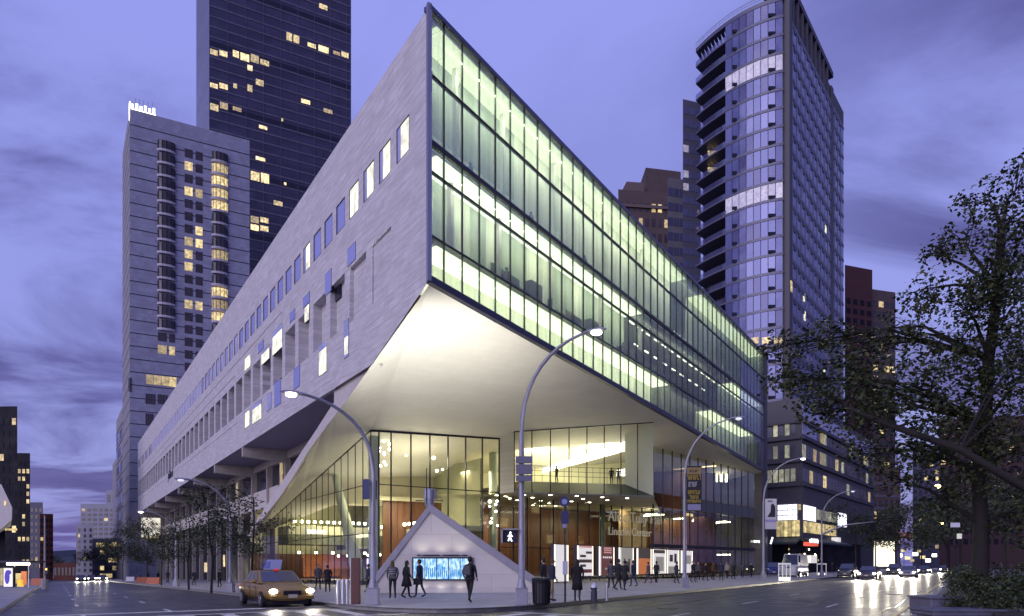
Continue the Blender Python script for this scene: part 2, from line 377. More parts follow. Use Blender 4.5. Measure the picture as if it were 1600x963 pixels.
# painted lines
def line(pts, w_, name='lane_marking', m=paint, dz=.008):
    mb = MB()
    for (x0, y0), (x1, y1) in zip(pts[:-1], pts[1:]):
        l = math.hypot(x1 - x0, y1 - y0); nx, ny = -(y1 - y0) / l * w_ / 2, (x1 - x0) / l * w_ / 2
        mb.poly([(x0 - nx, y0 - ny, ground(x0, y0) + dz), (x1 - nx, y1 - ny, ground(x1, y1) + dz), (x1 + nx, y1 + ny, ground(x1, y1) + dz), (x0 + nx, y0 + ny, ground(x0, y0) + dz)])
    o = mb.build(name, m); o['kind'] = 'structure'; return o
def bway(s_, n_): return (.46 + dR[0] * s_ + nLx * n_, 24.8 + dR[1] * s_ - nLy * n_)
for k in range(15): line([bway(-1.5 + 9 * k, 8.9), bway(1.2 + 9 * k, 8.9)], .13)
for k in range(15): line([bway(-1 + 9 * k, 5.6), bway(1.6 + 9 * k, 5.6)], .12)
line([offB(s_, -.55) for s_ in SB[1:-2]], .14, m=ypaint)
for k in range(13):
    for n_ in (-8.4, -5.7):
        q = lambda s_: (-5.58 + dL[0] * s_ + nLx * n_, 24.8 + dL[1] * s_ + nLy * n_)
        line([q(1 + 9.4 * k + (n_ > -7) * 2), q(3.4 + 9.4 * k + (n_ > -7) * 2)], .13)
x65 = lambda b_, n_: (-6.97 + dR[0] * b_ + nLx * n_ * 0, 25.2 + dR[1] * b_)
def cross65(t, e): return (-5.0 - nLx * t + dL[0] * e, 24.0 - nLy * t + dL[1] * e)
line([cross65(.2, 1.5), cross65(10.2, 1.5)], .32); line([cross65(-.6, -1.9), cross65(10.2, -1.9)], .32)
line([cross65(.2, 4.2), cross65(10.2, 4.2)], .45)
for k in range(8): line([cross65(.9 + 1.2 * k, -1.6), cross65(.9 + 1.2 * k, 1.2)], .42)
def crossB(t, e): return (-.9 + nLx * t + dR[0] * e, 22.6 - nLy * t + dR[1] * e)
line([crossB(.3, 1.2), crossB(11.6, 1.2)], .3); line([crossB(.3, -2.2), crossB(11.6, -2.2)], .3)
for k in range(9): line([crossB(1 + 1.2 * k, -1.9), crossB(1 + 1.2 * k, .9)], .42)
for k, (s_, n_, l_, w2) in enumerate(((4, 2.2, 3.5, 1.6), (14, 6.6, 6, 1.2), (27, 3.0, 5, 1.8), (8, 10.2, 4, 1.0), (38, 7.5, 8, 1.5))):
    line([bway(s_, n_), bway(s_ + l_, n_ + .1)], w2, 'road_patch', mat('patched_asphalt', (.028, .028, .034), .35, var=.3, vscale=2), dz=.004)
for k, (s_, n_, l_) in enumerate(((0, 3.2, 30), (5, 8.0, 40), (2, 11, 26))):
    rr0 = random.Random(k); line([bway(s_ + l_ * j / 14, n_ + rr0.uniform(-.12, .12)) for j in range(15)], .05, 'tar_seam', mat('tar_seam', (.012, .012, .014), .25), dz=.006)
for k, (s_, n_) in enumerate(((4, -3), (9, -7), (16, -4.5))):
    q = lambda s2: (-5.58 + dL[0] * s2 + nLx * n_, 24.8 + dL[1] * s2 + nLy * n_); line([q(s_), q(s_ + 5)], 1.3, 'road_patch', MATS['patched_asphalt'], dz=.004)
# manholes
for x, y in (bway(3.5, 4.1), bway(12, 7.2), bway(22, 10)):
    mb = MB().lathe((x, y, 0), [(.38, -.02), (.38, .012), (.3, .014)], 18); o = mb.build('manhole_cover', mat('cast_iron', (.05, .045, .045), .45, metal=.6)); o['kind'] = 'structure'

# ------------------------------------------------------------------ the arts building
def zs(x, y): return 17.46 + .1461 * (x + 4.6) - .13 * (y - 38)      # the plane of the sloping soffit
hall = thing('arts_building', 'huge pale stone and glass arts building with a wedge corner lifted over the pavement', 'building', gp(*FL.pt(0, -6)[:2]))
ZT, ZB = 32.7, 14.8
LEN = 165.
holes = []
nwin = 60
for k in range(nwin): holes.append((2.6 + 2.7 * k, 4.4 + 2.7 * k, 26.05, 28.15, .06))
nrec = 39
rec = []
for k in range(nrec):
    s0 = 5.25 + 4.1 * k; dp = min(1.3, .14 + .045 * max(0, s0 - 5)); wd = 3.15
    if k == 0: wd = 3.1
    h_ = (s0, s0 + wd, 18.75, 22.65, dp); rec.append(h_); holes.append(h_)
mb = MB()
wall_grid(mb, FL, 0, LEN, 17.46, ZT, holes)
wall_grid(mb, FL, 8.4, LEN, ZB, 17.46, [])
mb.poly([FL.pt(0, 0, 17.46), FL.pt(8.4, 0, 14.8), FL.pt(8.4, 0, 17.46)])
# far end, parapet and roof
mb.poly([FL.pt(LEN, 0, ZB), FL.pt(LEN, -30, ZB), FL.pt(LEN, -30, ZT), FL.pt(LEN, 0, ZT)])
mb.poly([FL.pt(0, 0, ZT), FL.pt(LEN, 0, ZT), FL.pt(LEN, -.6, ZT), FL.pt(.4, -.6, ZT)])
wallL = mb.build('street_wall', lime, hall)
MB().poly([FL.pt(0.3, -.3, ZT - .15), FL.pt(LEN, -.4, ZT - .15), FL.pt(LEN, -60, ZT - .15), FRR.pt(75, -60, ZT - .15), FRR.pt(75, -.3, ZT - .15)]).build('roof', mat('roof_gravel', (.2, .2, .2), .9, var=.2, vscale=2), hall)
# windows of the upper row
LITU = {0: .6, 1: 1, 2: .8, 3: 1, 7: 1}
darkpane = mat('brown_glass', (.06, .05, .045), .15, var=.3, vscale=.4)
palepane = mat('pale_blue_window', (.46, .48, .72), .35, metal=.1, var=.25, vscale=.5)
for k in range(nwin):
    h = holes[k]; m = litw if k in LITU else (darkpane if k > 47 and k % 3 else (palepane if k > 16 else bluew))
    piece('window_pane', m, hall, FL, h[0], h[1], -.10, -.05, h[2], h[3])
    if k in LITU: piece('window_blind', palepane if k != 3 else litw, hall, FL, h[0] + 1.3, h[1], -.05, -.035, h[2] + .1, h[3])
    if k < 26:
        f = MB(); 
        for q in ((h[0], h[0] + .03, h[2], h[3]), (h[1] - .05, h[1], h[2], h[3]), (h[0], h[1], h[2], h[2] + .03), (h[0], h[1], h[3] - .03, h[3])): f.fbox(FL, q[0], q[1], -.06, .01, q[2], q[3])
        f.build('window_frame', darkm, hall)
# recessed bays
fin_lit = mat('bay_glass', (.10, .085, .06), .25, var=.5, vscale=.35)
for k, h in enumerate(rec):
    if k < 10:
        piece('bay_wall', lime, hall, FL, h[0], h[1], -h[4] - .1, -h[4], h[2], h[3])
    else:
        piece('bay_window', fin_lit, hall, FL, h[0] + .02, h[1] - .02, -h[4] - .1, -h[4], h[2], h[3])
        for q in (.33, .66): piece('mullion', darkm, hall, FL, h[0] + (h[1] - h[0]) * q - .04, h[0] + (h[1] - h[0]) * q + .04, -h[4], -h[4] + .08, h[2], h[3])
        piece('bay_rail', limes, hall, FL, h[0], h[1], -h[4], -h[4] + .1, 21.2, 21.4)
# scattered windows among the bays: photo boxes (x0, x1, y0, y1 at the left edge)
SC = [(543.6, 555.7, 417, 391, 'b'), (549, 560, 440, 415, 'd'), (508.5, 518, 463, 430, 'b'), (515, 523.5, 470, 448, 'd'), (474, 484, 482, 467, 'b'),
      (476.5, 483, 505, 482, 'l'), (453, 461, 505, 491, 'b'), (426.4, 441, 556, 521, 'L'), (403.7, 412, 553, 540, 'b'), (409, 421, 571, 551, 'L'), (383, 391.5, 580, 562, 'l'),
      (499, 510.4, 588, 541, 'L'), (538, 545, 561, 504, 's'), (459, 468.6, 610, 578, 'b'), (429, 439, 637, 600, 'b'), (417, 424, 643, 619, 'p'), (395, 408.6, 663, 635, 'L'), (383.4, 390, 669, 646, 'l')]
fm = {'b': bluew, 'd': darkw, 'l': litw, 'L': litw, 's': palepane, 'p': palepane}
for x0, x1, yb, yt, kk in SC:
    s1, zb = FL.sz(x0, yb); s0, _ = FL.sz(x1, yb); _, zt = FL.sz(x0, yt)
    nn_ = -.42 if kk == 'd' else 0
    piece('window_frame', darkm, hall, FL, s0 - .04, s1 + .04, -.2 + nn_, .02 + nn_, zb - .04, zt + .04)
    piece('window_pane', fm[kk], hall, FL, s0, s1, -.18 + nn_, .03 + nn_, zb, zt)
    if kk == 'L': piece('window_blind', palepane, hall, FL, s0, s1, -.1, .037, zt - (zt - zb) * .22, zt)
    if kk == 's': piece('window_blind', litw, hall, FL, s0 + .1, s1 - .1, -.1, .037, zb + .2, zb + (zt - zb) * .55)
# horizontal seam lines of the old wall, and the edge trim at the corner
for z, s0 in ((17.9, 48), (23.6, 50), (24.9, 30)): piece('wall_seam', conc, hall, FL, s0, LEN, -.02, .03, z, z + .05)
MB().fbox(FL, -.12, .1, -.1, .14, 17.4, ZT + .12).build('corner_trim', steel, hall)
# underside of the old block along 65th Street
purple = mat('painted_soffit', (.16, .14, .22), .7)
under = MB(); under.poly([FL.pt(15.5, 0, ZB), FL.pt(LEN, 0, ZB), FL.pt(LEN, -5.4, ZB), FL.pt(28, -5.4, ZB)]); under.build('underside', purple, hall)
for k in range(8):
    s0 = 45.9 + 16.3 * k
    br = MB(); br.prism([FL.pt(s0, -.05, 13.75), FL.pt(s0, -.05, 14.78), FL.pt(s0, -5.2, 14.78), FL.pt(s0, -5.2, 13.45)], (dL[0] * .7, dL[1] * .7, 0)); br.build('bracket', conc, hall, bevel=.03)
for k in range(17): 
    s0 = 37.8 + 8.15 * k; gz = ground(*FL.pt(s0, -5)[:2]) + .15
    if s0 < 66: gz = 13.6 - .181 * (s0 - 22.6) + .45
    piece('column', conc, hall, FL, s0 + .1, s0 + .6, -5.35, -4.7, gz, 13.9)
piece('beam', conc, hall, FL, 29, LEN, -5.5, -4.9, 13.9, 14.79)
piece('spandrel', limes, hall, FL, 50, LEN, -5.3, -4.95, 8.9, 11.25)
for k in range(17):
    s0 = 38.55 + 8.15 * k
    if k == 1 or k == 4: piece('window_pane', litwarm, hall, FL, s0 + 2.5, s0 + 3.8, -5.3, -5.24, 11.25, 13.9)
    for q in range(6):
        piece('window_pane', darkw, hall, FL, s0 + q * 1.23 + .03, s0 + q * 1.23 + 1.2, -5.4, -5.32, 11.25, 13.9)
piece('window_pane', darkw, hall, FL, 34, 37.8, -5.4, -5.32, 11.25, 13.9)
piece('ground_floor_wall', mat('dark_shopfront', (.02, .02, .026), .5, var=.4, vscale=.4, spec=.2), hall, FL, 67, LEN, -9.0, -8.7, -3, 8.9)
MB().poly([FL.pt(66, -5, 8.92), FL.pt(LEN, -5, 8.92), FL.pt(LEN, -9, 8.92), FL.pt(66, -9, 8.92)]).build('arcade_ceiling', conc, hall)
for s0, wd, z0, z1 in ((70, 2.6, 1.2, 3.2), (88, 1.0, 1, 4.8), (101, 1.2, 2.2, 4.4), (118, 4, 1, 3), (76, 1.4, 1.5, 2.5)):
    piece('lit_shopfront', litwarm, hall, FL, s0, s0 + wd, -8.7, -8.6, z0 - 1, z1 - 1)
for k in range(9): piece('ceiling_light', mat('downlight', (1, 1, 1), emis=(1, .9, .7), es=12, sample=False), hall, FL, 69 + 9 * k, 69.25 + 9 * k, -7, -6.75, 8.86, 8.915)
# name letters on the far part of the wall
def text(body, size, parent, fr, s0, n, z, m, name='lettering', ext=.02, flip=False, align='LEFT'):
    c = bpy.data.curves.new(name, 'FONT'); c.body = body; c.size = size; c.extrude = ext; c.align_x = align; c.materials.append(m)
    o = bpy.data.objects.new(name, c); col.objects.link(o)
    bpy.context.view_layer.update(); me = bpy.data.meshes.new_from_object(o.evaluated_get(bpy.context.evaluated_depsgraph_get())); bpy.data.objects.remove(o)
    o = bpy.data.objects.new(name, me); col.objects.link(o); o.parent = parent; o['kind'] = 'stuff' if 0 else 'thing'; del o['kind']
    o.location = Vector(fr.pt(s0, n, z)) - (base(parent) if parent else Vector((0, 0, 0)))
    o.rotation_euler = (math.pi / 2, 0, fr.ang + (math.pi if flip else 0)); return o
sJ, zJ = FL.sz(263, 750)
text('Juilliard', 2.2, hall, FL, sJ, .06, zJ, darkm, flip=True)

# the glass block over Broadway
def zbR(s_): return 17.46 - (17.46 - 15.4) * s_ / 75
f_clear = glass('curtain_glass', (.93, .98, .88), refl=.04, milky=.13, mc=(.75, .85, .6), edge=.35)
f_clear2 = glass('curtain_glass_fritted', (.90, .96, .84), refl=.05, milky=.2, mc=(.68, .76, .66), edge=.3)
f_blue = glass('curtain_glass_blue', (.72, .78, .9), refl=.14, milky=.3, mc=(.58, .62, .76), edge=.5)  # blue of the reflected sky put into the frit and tint colours
ZR = [(ZT - .25, 29.0), (29.0, 25.34), (25.12, 23.6), (23.6, 20.03), (19.94, None)]
bays = [0.14] + [1.3 + 1.71 * k for k in range(44)]
bays[-1] = 74.9
for i in range(44):
    s0, s1 = bays[i], bays[i + 1]
    for r, (zt, zb) in enumerate(ZR):
        if zb is None: zb = zbR((s0 + s1) / 2) + .28
        if zt - zb < .15: continue
        m = f_clear if s0 < 36 else f_clear2
        if s0 > 62 and r in (1, 2, 3): m = f_blue
        if s0 > 70 and r > 0: m = f_blue
        piece('glass_pane', m, hall, FRR, s0 + .02, s1 - .02, -.06, -.02, zb + .02, zt - .02)
for k, s0 in enumerate(bays[1:]): piece('mullion', darkm, hall, FRR, s0 - .018, s0 + .018, -.1, .035, zbR(s0) + .2, ZT - .2)
for z, h, d in ((29.0, .08, .04), (25.1, .26, .08), (23.6, .06, .035), (19.92, .13, .06)):
    piece('transom', darkm, hall, FRR, .1, 75, -.2, d, z, z + h)
piece('roof_edge', mat('anodised_edge', (.08, .08, .16), .35, metal=.5), hall, FRR, -.05, 75.1, -.35, .14, ZT - .2, ZT + .06)
MB().prism([FRR.pt(0, .14, 17.3), FRR.pt(0, .14, 17.72), FRR.pt(75.1, .14, 15.66), FRR.pt(75.1, .14, 15.24)], (-FRR.n[0] * .35, -FRR.n[1] * .35, 0)).build('bottom_edge', mat('anodised_edge_dark', (.05, .05, .09), .35, metal=.5), hall)
piece('end_post', darkm, hall, FRR, 74.9, 75.3, -.4, .25, 15.2, ZT + .05)
# rooms behind the glass
lum = mat('glowing_ceiling', (.8, .8, .7), .8, emis=(.93, 1., .70), es=1.35)  # lit ceilings glow by themselves in place of cove lights
lum2 = mat('glowing_ceiling_bright', (.9, .9, .8), .8, emis=(.97, 1., .80), es=2.2)
paleW = mat('corridor_curtain', (.82, .84, .72), .8, var=.18, vscale=.8, stretch=(2, 2, .15))
greyW = mat('corridor_wall_green', (.46, .52, .42), .7, var=.2, vscale=.5)
oliveW = mat('studio_depth_olive', (.17, .19, .10), .7, var=.4, vscale=.4)
blueW = mat('screened_room', (.34, .38, .44), .7, var=.3, vscale=.5, stretch=(2, 2, .2))
floorW = mat('studio_floor_edge', (.25, .25, .2), .6)
FLR = [(25.02, ZT - .35, lum, 0), (20.0, 24.98, lum2, 1), (16.2, 19.84, lum2, 2)]
for z0, z1, lm, r in FLR:
    for i in range(44):
        s0, s1 = bays[i], bays[i + 1]
        zb = z0 if r < 2 else zbR(s1) + .25
        opened = (r == 1 and 30 < s0 < 58) or (r == 0 and 41 < s0 < 47) or (r == 2 and 36 < s0 < 50)
        dep = -2.0 if not opened else -5.5
        wm_ = paleW
        if r == 0: wm_ = greyW if i < 7 else (oliveW if 41 < s0 < 47 else paleW if s0 < 58 else blueW)
        if r == 1: wm_ = paleW if i in (0, 3, 5, 8, 9, 12) else greyW
        if opened: wm_ = oliveW
        if s0 > 58 and r: wm_ = blueW
        if r == 0:
            piece('corridor_wall', wm_, hall, FRR, max(s0, -.43 * dep + .35), s1 - .01, dep - .1, dep, z0 + 2.6, z1)
            piece('corridor_wall', paleW if s0 < 41 else wm_, hall, FRR, max(s0, -.43 * dep + .35), s1 - .01, dep - .1, dep, z0, z0 + 2.58)
        else: piece('corridor_wall', wm_, hall, FRR, max(s0, -.43 * dep + .35), s1 - .01, dep - .1, dep, zb, z1)
        if r == 1 and 3 < i < 22 and i % 4: piece('low_dark_panel', oliveW, hall, FRR, s0 + .1, s1 - .1, -1.7, -1.6, 20.02, 20.9 + .5 * ((i * 7) % 3))  # added dark panel, paints the fall of tone below the bright ceiling
        if not opened and not (r == 2 and s0 > 68): piece('ceiling_panel', lm, hall, FRR, max(s0 + .04, .95), s1 - .04, -1.95, -.25, z1 - .08, z1 - .02)
    zf = z1 + .02; MB().prism([FRR.pt(.55, -.3, zf), FRR.pt(74.8, -.3, zf), FRR.pt(74.8, -14, zf), FRR.pt(6.6, -14, zf)], (0, 0, .12)).build('floor_slab', floorW, hall)
for z1, e in ((32.2, 520), (24.9, 330), (19.8, 250)):
    for s0 in (9, 25, 41):
        p = FRR.pt(s0, -.45, z1 - .35); q = FRR.pt(s0, -2.2, z1 - 4.0)
        l_ = lamp('corridor_fill_light', 'AREA', p, e * (1 if s0 < 30 else .6), (1, 1, .84), target=q, size=15, ssy=.2, parent=hall)  # added fill light near the glass, brightens the back wall
        # long side of the lamp along the glass
        zax = (Vector(q) - Vector(p)).normalized(); xax = Vector((FRR.d[0], FRR.d[1], 0)); yax = (-zax).cross(xax).normalized()
        l_.rotation_euler = Matrix((xax, yax, -zax)).transposed().to_euler()
for i in (2, 5, 9, 14, 19): 
    piece('room_pillar', limes, hall, FRR, bays[i] + .4, bays[i] + .65, -1.5, -1.2, 20.02, 24.9)
    piece('room_pillar', paleW, hall, FRR, bays[i] + .9, bays[i] + 1.1, -1.5, -1.2, 25.1, 32.2)
tube_l = mat('fluorescent_tube', (1, 1, 1), emis=(1, 1, .9), es=7, sample=False)
for i in range(13):
    s0 = 31 + 2.1 * i; piece('ceiling_light', tube_l, hall, FRR, s0, s0 + 1.1, -1.8, -1.72, 24.72, 24.78)
for i in range(16): piece('ceiling_light', tube_l, hall, FRR, 46 + .9 * i, 46.25 + .9 * i, -3, -2.9, 28.2, 28.26)
for i in range(9): piece('ceiling_light', tube_l, hall, FRR, 34 + 2.6 * i, 35.0 + 2.6 * i, -2.6, -2.5, 23.5, 23.56)
for i in range(18): piece('ceiling_light', tube_l, hall, FRR, 14 + 2.9 * i, 14.45 + 2.9 * i, -.5, -.4, 25.62 + .0, 25.7)
for i, (z, s0) in enumerate(((25.15, 5.2), (25.15, 12.4), (25.15, 20.7), (20.05, 9.3), (20.05, 15.1), (20.05, 22.6), (20.05, 28.2), (25.15, 31.0))):
    b_ = FRR.pt(s0, -1.1, z); m = MB(); m.tube([b_, (b_[0], b_[1], z + .8), (b_[0], b_[1], z + 1.45), (b_[0], b_[1], z + 1.52)], [.13, .17, .2, .07], 8); m.ball((b_[0], b_[1], z + 1.66), .11); m.build('costume_stand', MATS.get('dark_furniture') or mat('dark_furniture', (.05, .05, .045), .6), hall, smooth=True)
for i in range(12): piece('desk_and_cabinet', mat('dark_furniture', (.05, .05, .045), .6), hall, FRR, 6.3 + 3.1 * i, 7.8 + 3.1 * i, -1.7, -1.1, 20.02, 20.9 + .6 * (i % 3))
for z0, z1 in ((25.1, 32.3), (20.1, 24.9), (16.5, 19.8)): piece('end_wall', greyW, hall, FRR, 74.7, 74.85, -14, -.3, z0, z1)
piece('inner_core', conc, hall, FRR, 6.8, 74.6, -14.5, -14.3, 16, ZT - .4)

# the sloping soffit and the stone fin that comes down to the pavement
FF = Fr(FL.pt(0, -.28)[:2], dL, 1)
UL = [(580, 567.5), (521.9, 609), (521.9, 628.5), (494, 672), (471, 706), (455, 731), (432, 766), (404, 809), (386, 838)]
LR = [(582, 569), (537.6, 631), (521.6, 651), (504, 674), (480, 708), (455, 750), (437, 777), (412, 808), (391, 838)]
fin = MB(); pu = [Vector(FF.px(*p)) for p in UL]; pl = [Vector(FF.px(*p)) for p in LR]
for i in range(len(pu) - 1): fin.poly([pu[i], pu[i + 1], pl[i + 1], pl[i]])
inn = Vector((nLx, nLy, 0)) * .9
for i in range(len(pu) - 1): fin.poly([pu[i], pu[i + 1], pu[i + 1] + inn, pu[i] + inn])
fin.build('stone_fin', limes, hall)
A_ = Vector((CORNER[0] + .12, CORNER[1] + .1, 17.44)); B_ = Vector(FRR.pt(75, -.05, 15.25))
Jp = Vector((-12.4, 60, zs(-12.4, 60))); Ip = at(395, 838, 96)
so = MB()
q = [Jp.lerp(Ip, t) for t in (0, .0, .13, .28, .47, .68, .84, .94, 1)]
for i in range(1, len(pl) - 1): so.poly([pl[i], pl[i + 1], q[i + 1], q[i]])
so.poly([A_, pl[0], pl[1]]); so.poly([A_, pl[1], Jp]); so.poly([A_, Jp, B_])
B2 = Vector((12, 112, zs(12, 112) + .0)); I2 = Vector((-22, 84, zs(-22, 84)))
so.poly([Jp, B2, B_]); so.poly([Jp, I2, B2]); so.poly([Ip, I2, Jp])
so.build('soffit', soff, hall)
# lobby glazing
FJ = Fr(Jp[:2], (.832, .554), -1)          # lobby wall seen to the right of the corner column
FI = Fr(Jp[:2], dL, 1)                     # lobby wall along 65th Street
lob = glass('lobby_glass', (.93, .95, .86), refl=.03, edge=.16)
lobd = glass('street_glass', (.90, .92, .84), refl=.03, edge=.20)
wJ = [FJ.s_at(p) for p in (592, 611, 642, 671.6, 700, 727.5, 753.6, 780)]
def ztop(p): return zs(p[0], p[1])
for i in range(7):
    a0, a1 = wJ[i], wJ[i + 1]
    p0, p1 = FJ.pt(a0 + .02), FJ.pt(a1 - .02)
    m = MB(); m.poly([(*p0[:2], 8.76), (*p1[:2], 8.76), (*p1[:2], ztop(p1) - .02), (*p0[:2], ztop(p0) - .02)]); m.build('glass_pane', lob, hall)
    m = MB(); m.poly([(*p0[:2], .2), (*p1[:2], .2), (*p1[:2], 8.7), (*p0[:2], 8.7)]); m.build('glass_pane', lob, hall)
for a0 in wJ: piece('mullion', darkm, hall, FJ, a0 - .035, a0 + .035, -.1, .1, .2, ztop(FJ.pt(a0)) - .02)
piece('transom', darkm, hall, FJ, wJ[0], wJ[-1], -.05, .07, 8.69, 8.77)
MB().prism([FJ.pt(0, .12, ztop(FJ.pt(0)) - .16), FJ.pt(wJ[-1], .12, ztop(FJ.pt(wJ[-1])) - .16), FJ.pt(wJ[-1], .12, ztop(FJ.pt(wJ[-1])) + .02), FJ.pt(0, .12, ztop(FJ.pt(0)) + .02)], (-FJ.n[0] * .2, -FJ.n[1] * .2, 0)).build('head_channel', darkm, hall)
colm = mat('pale_green_column', (.50, .56, .46), .5, var=.08, vscale=1)
MB().prism([FJ.pt(.12, -.15, .15), FJ.pt(.78, -.15, .15), FJ.pt(.78, -.15, 13.0), FJ.pt(.12, -.15, 13.0)], (-FJ.n[0] * .6, -FJ.n[1] * .6, 0)).build('corner_column', colm, hall, bevel=.04)
# 65th Street side, following the slope
for k in range(23):
    t0, t1 = k / 23, (k + 1) / 23
    p0, p1 = Jp.lerp(Ip, t0), Jp.lerp(Ip, t1)
    g0, g1 = ground(p0.x, p0.y) + .18, ground(p1.x, p1.y) + .18
    lev = [g0, 4.4, 8.75, 99]
    for j in range(3):
        lo, hi0, hi1 = (lev[j] if j else g0), min(lev[j + 1] - .04, p0.z), min(lev[j + 1] - .04, p1.z)
        if hi0 - lo < .3: continue
        MB().poly([(p0.x, p0.y, lo), (p1.x, p1.y, lo), (p1.x, p1.y, max(lo + .01, hi1)), (p0.x, p0.y, hi0)]).build('glass_pane', lobd, hall)
    m = MB(); m.tube([(p0.x, p0.y, g0), (p0.x, p0.y, p0.z)], .045, 4); m.build('mullion', darkm, hall)
MB().tube([Jp, Ip], .09, 6).build('head_channel', darkm, hall)
for z, tt in ((8.75, .46), (4.4, .86)):
    e = Jp.lerp(Ip, tt); MB().tube([(Jp.x, Jp.y, z), (e.x, e.y, z)], .04, 4).build('transom', darkm, hall)
# leaning column inside
c0, c1 = at(524, 745, 72), at(563, 906, 66)
MB().tube([c0, c1 - Vector((0, 0, .2))], [.35, .75], 10).build('leaning_column', colm, hall, smooth=True)
# interior walls
WW = Fr((-14, 74), (38, 23), -1)           # curved red wood wall, taken straight
Lw = 44.4
wv = MB()
for k in range(28):
    a0, a1 = Lw * k / 28, Lw * (k + 1) / 28
    b0, b1 = .9 * math.sin(a0 * .17), .9 * math.sin(a1 * .17)
    piece_b = MB(); piece_b.prism([WW.pt(a0 + .02, b0, .2), WW.pt(a1 - .02, b1, .2), WW.pt(a1 - .02, b1, 8.55), WW.pt(a0 + .02, b0, 8.55)], (-WW.n[0] * .2, -WW.n[1] * .2, 0)); piece_b.build('wood_panel', wood, hall)
cream = mat('cream_plaster', (.50, .46, .34), .8, var=.12, vscale=.3)
MB().poly([WW.pt(0, -1, 8.7), WW.pt(Lw, -1, 8.7), WW.pt(Lw, -1, 15.5), WW.pt(0, -1, 15.5)]).build('upper_wall', cream, hall)
MB().prism([WW.pt(-1, .6, 8.55), WW.pt(17, .6, 8.55), WW.pt(17, .6, 8.95), WW.pt(-1, .6, 8.95)], (WW.n[0] * .3, WW.n[1] * .3, 0)).build('balcony_edge', cream, hall)
lobfl = mat('lobby_floor', (.16, .14, .12), .3, var=.2, vscale=1)
gy = .17
MB().poly([(Jp.x, Jp.y, gy + .03), (*FJ.pt(13.4)[:2], gy + .03), (24, 97, gy + .03), (-14, 74, gy + .03)]).build('lobby_floor', lobfl, hall)
# back of the 65th Street side: olive wall, dark timber base, bar with a row of little lamps
WI = Fr(FI.pt(0, -13)[:2], dL, 1)
e0 = ground(*WI.pt(40)[:2])
CL_ = Fr(FI.pt(46, 0)[:2], (nLx, nLy), -1)
piece('west_wall', mat('olive_cream_plaster', (.36, .36, .24), .7, var=.2, vscale=.3), hall, CL_, .3, 15, -.3, 0, 3.2, 13)
piece('west_wall', wood, hall, CL_, .3, 15, -.3, .02, -.6, 3.15)
piece('rear_wall', mat('olive_plaster', (.32, .32, .21), .7, var=.25, vscale=.25), hall, WI, 3, 47, -.3, 0, 2.9, 12.5)
piece('rear_wall', wood, hall, WI, 3, 47, -.3, .02, -.6, 2.85)
piece('mezzanine', mat('pale_balcony', (.45, .46, .36), .6), hall, WI, 2, 34, .1, 4, 5.0, 5.5)
piece('mezzanine_front', mat('dark_balcony_front', (.05, .06, .035), .5), hall, WI, 2, 34, 4, 4.2, 3.6, 5.0)
bulb = mat('lamp_bulb', (1, 1, 1), emis=(1, .93, .7), es=9, sample=False)
for k in range(17): piece('pendant_light', bulb, hall, WI, 1.5 + 1.25 * k, 1.85 + 1.25 * k, 4.3, 4.5, 5.85, 6.15)
CM = Fr(FI.pt(31, -1.5)[:2], (nLx, nLy), -1)
piece('mezzanine', MATS['pale_balcony'], hall, CM, 0, 13, -5, 0, 5.5, 6.6)
piece('mezzanine_front', MATS['dark_balcony_front'], hall, CM, 0, 13, -4.8, -.1, 4.2, 5.48)
piece('glass_balustrade', lob, hall, CM, 0, 13, -.1, -.05, 6.62, 7.6)
for k in range(14): piece('pendant_light', bulb, hall, CM, .6 + .85 * k, .9 + .85 * k, .1, .3, 6.95, 7.3)
piece('lit_cafe_sign', mat('cafe_sign_white', (1, 1, .95), emis=(1, 1, .9), es=1.3, sample=False), hall, CM, 2.2, 4.6, .5, .6, 5.6, 6.1)
for k in range(6): piece('cafe_light', bulb, hall, CM, 1 + 2.2 * k, 1.3 + 2.2 * k, .4, .6, 3.0, 3.3)
piece('rust_curtain', mat('rust_curtain', (.30, .09, .03), .7, var=.2, vscale=1), hall, CM, 3, 10, -4, -3.9, .0, 3.0)
piece('lobby_floor', lobfl, hall, FI, .3, 46, -13, -.2, -.62, .0) if 0 else None
MB().poly([(*FI.pt(.5, -.2)[:2], .19), (*FI.pt(46, -.2)[:2], -.45), (*FI.pt(46, -13)[:2], -.45), (*FI.pt(.5, -13)[:2], .19)]).build('lobby_floor', lobfl, hall)
for k in range(9): piece('cafe_light', bulb, hall, WI, 2 + 3.4 * k, 2.3 + 3.4 * k, 5.5, 5.7, 2.6, 2.85)
piece('cafe_counter', mat('cafe_counter', (.22, .08, .04), .4), hall, WI, 6, 26, 6, 6.6, -.2, 1.1)
for k in range(6): piece('cafe_screen', mat('violet_light', (.5, .4, 1), emis=(.62, .55, 1), es=2.5, sample=False), hall, WI, 4.5 + 2.9 * k, 4.72 + 2.9 * k, 6.8, 6.9, .9, 2.3)
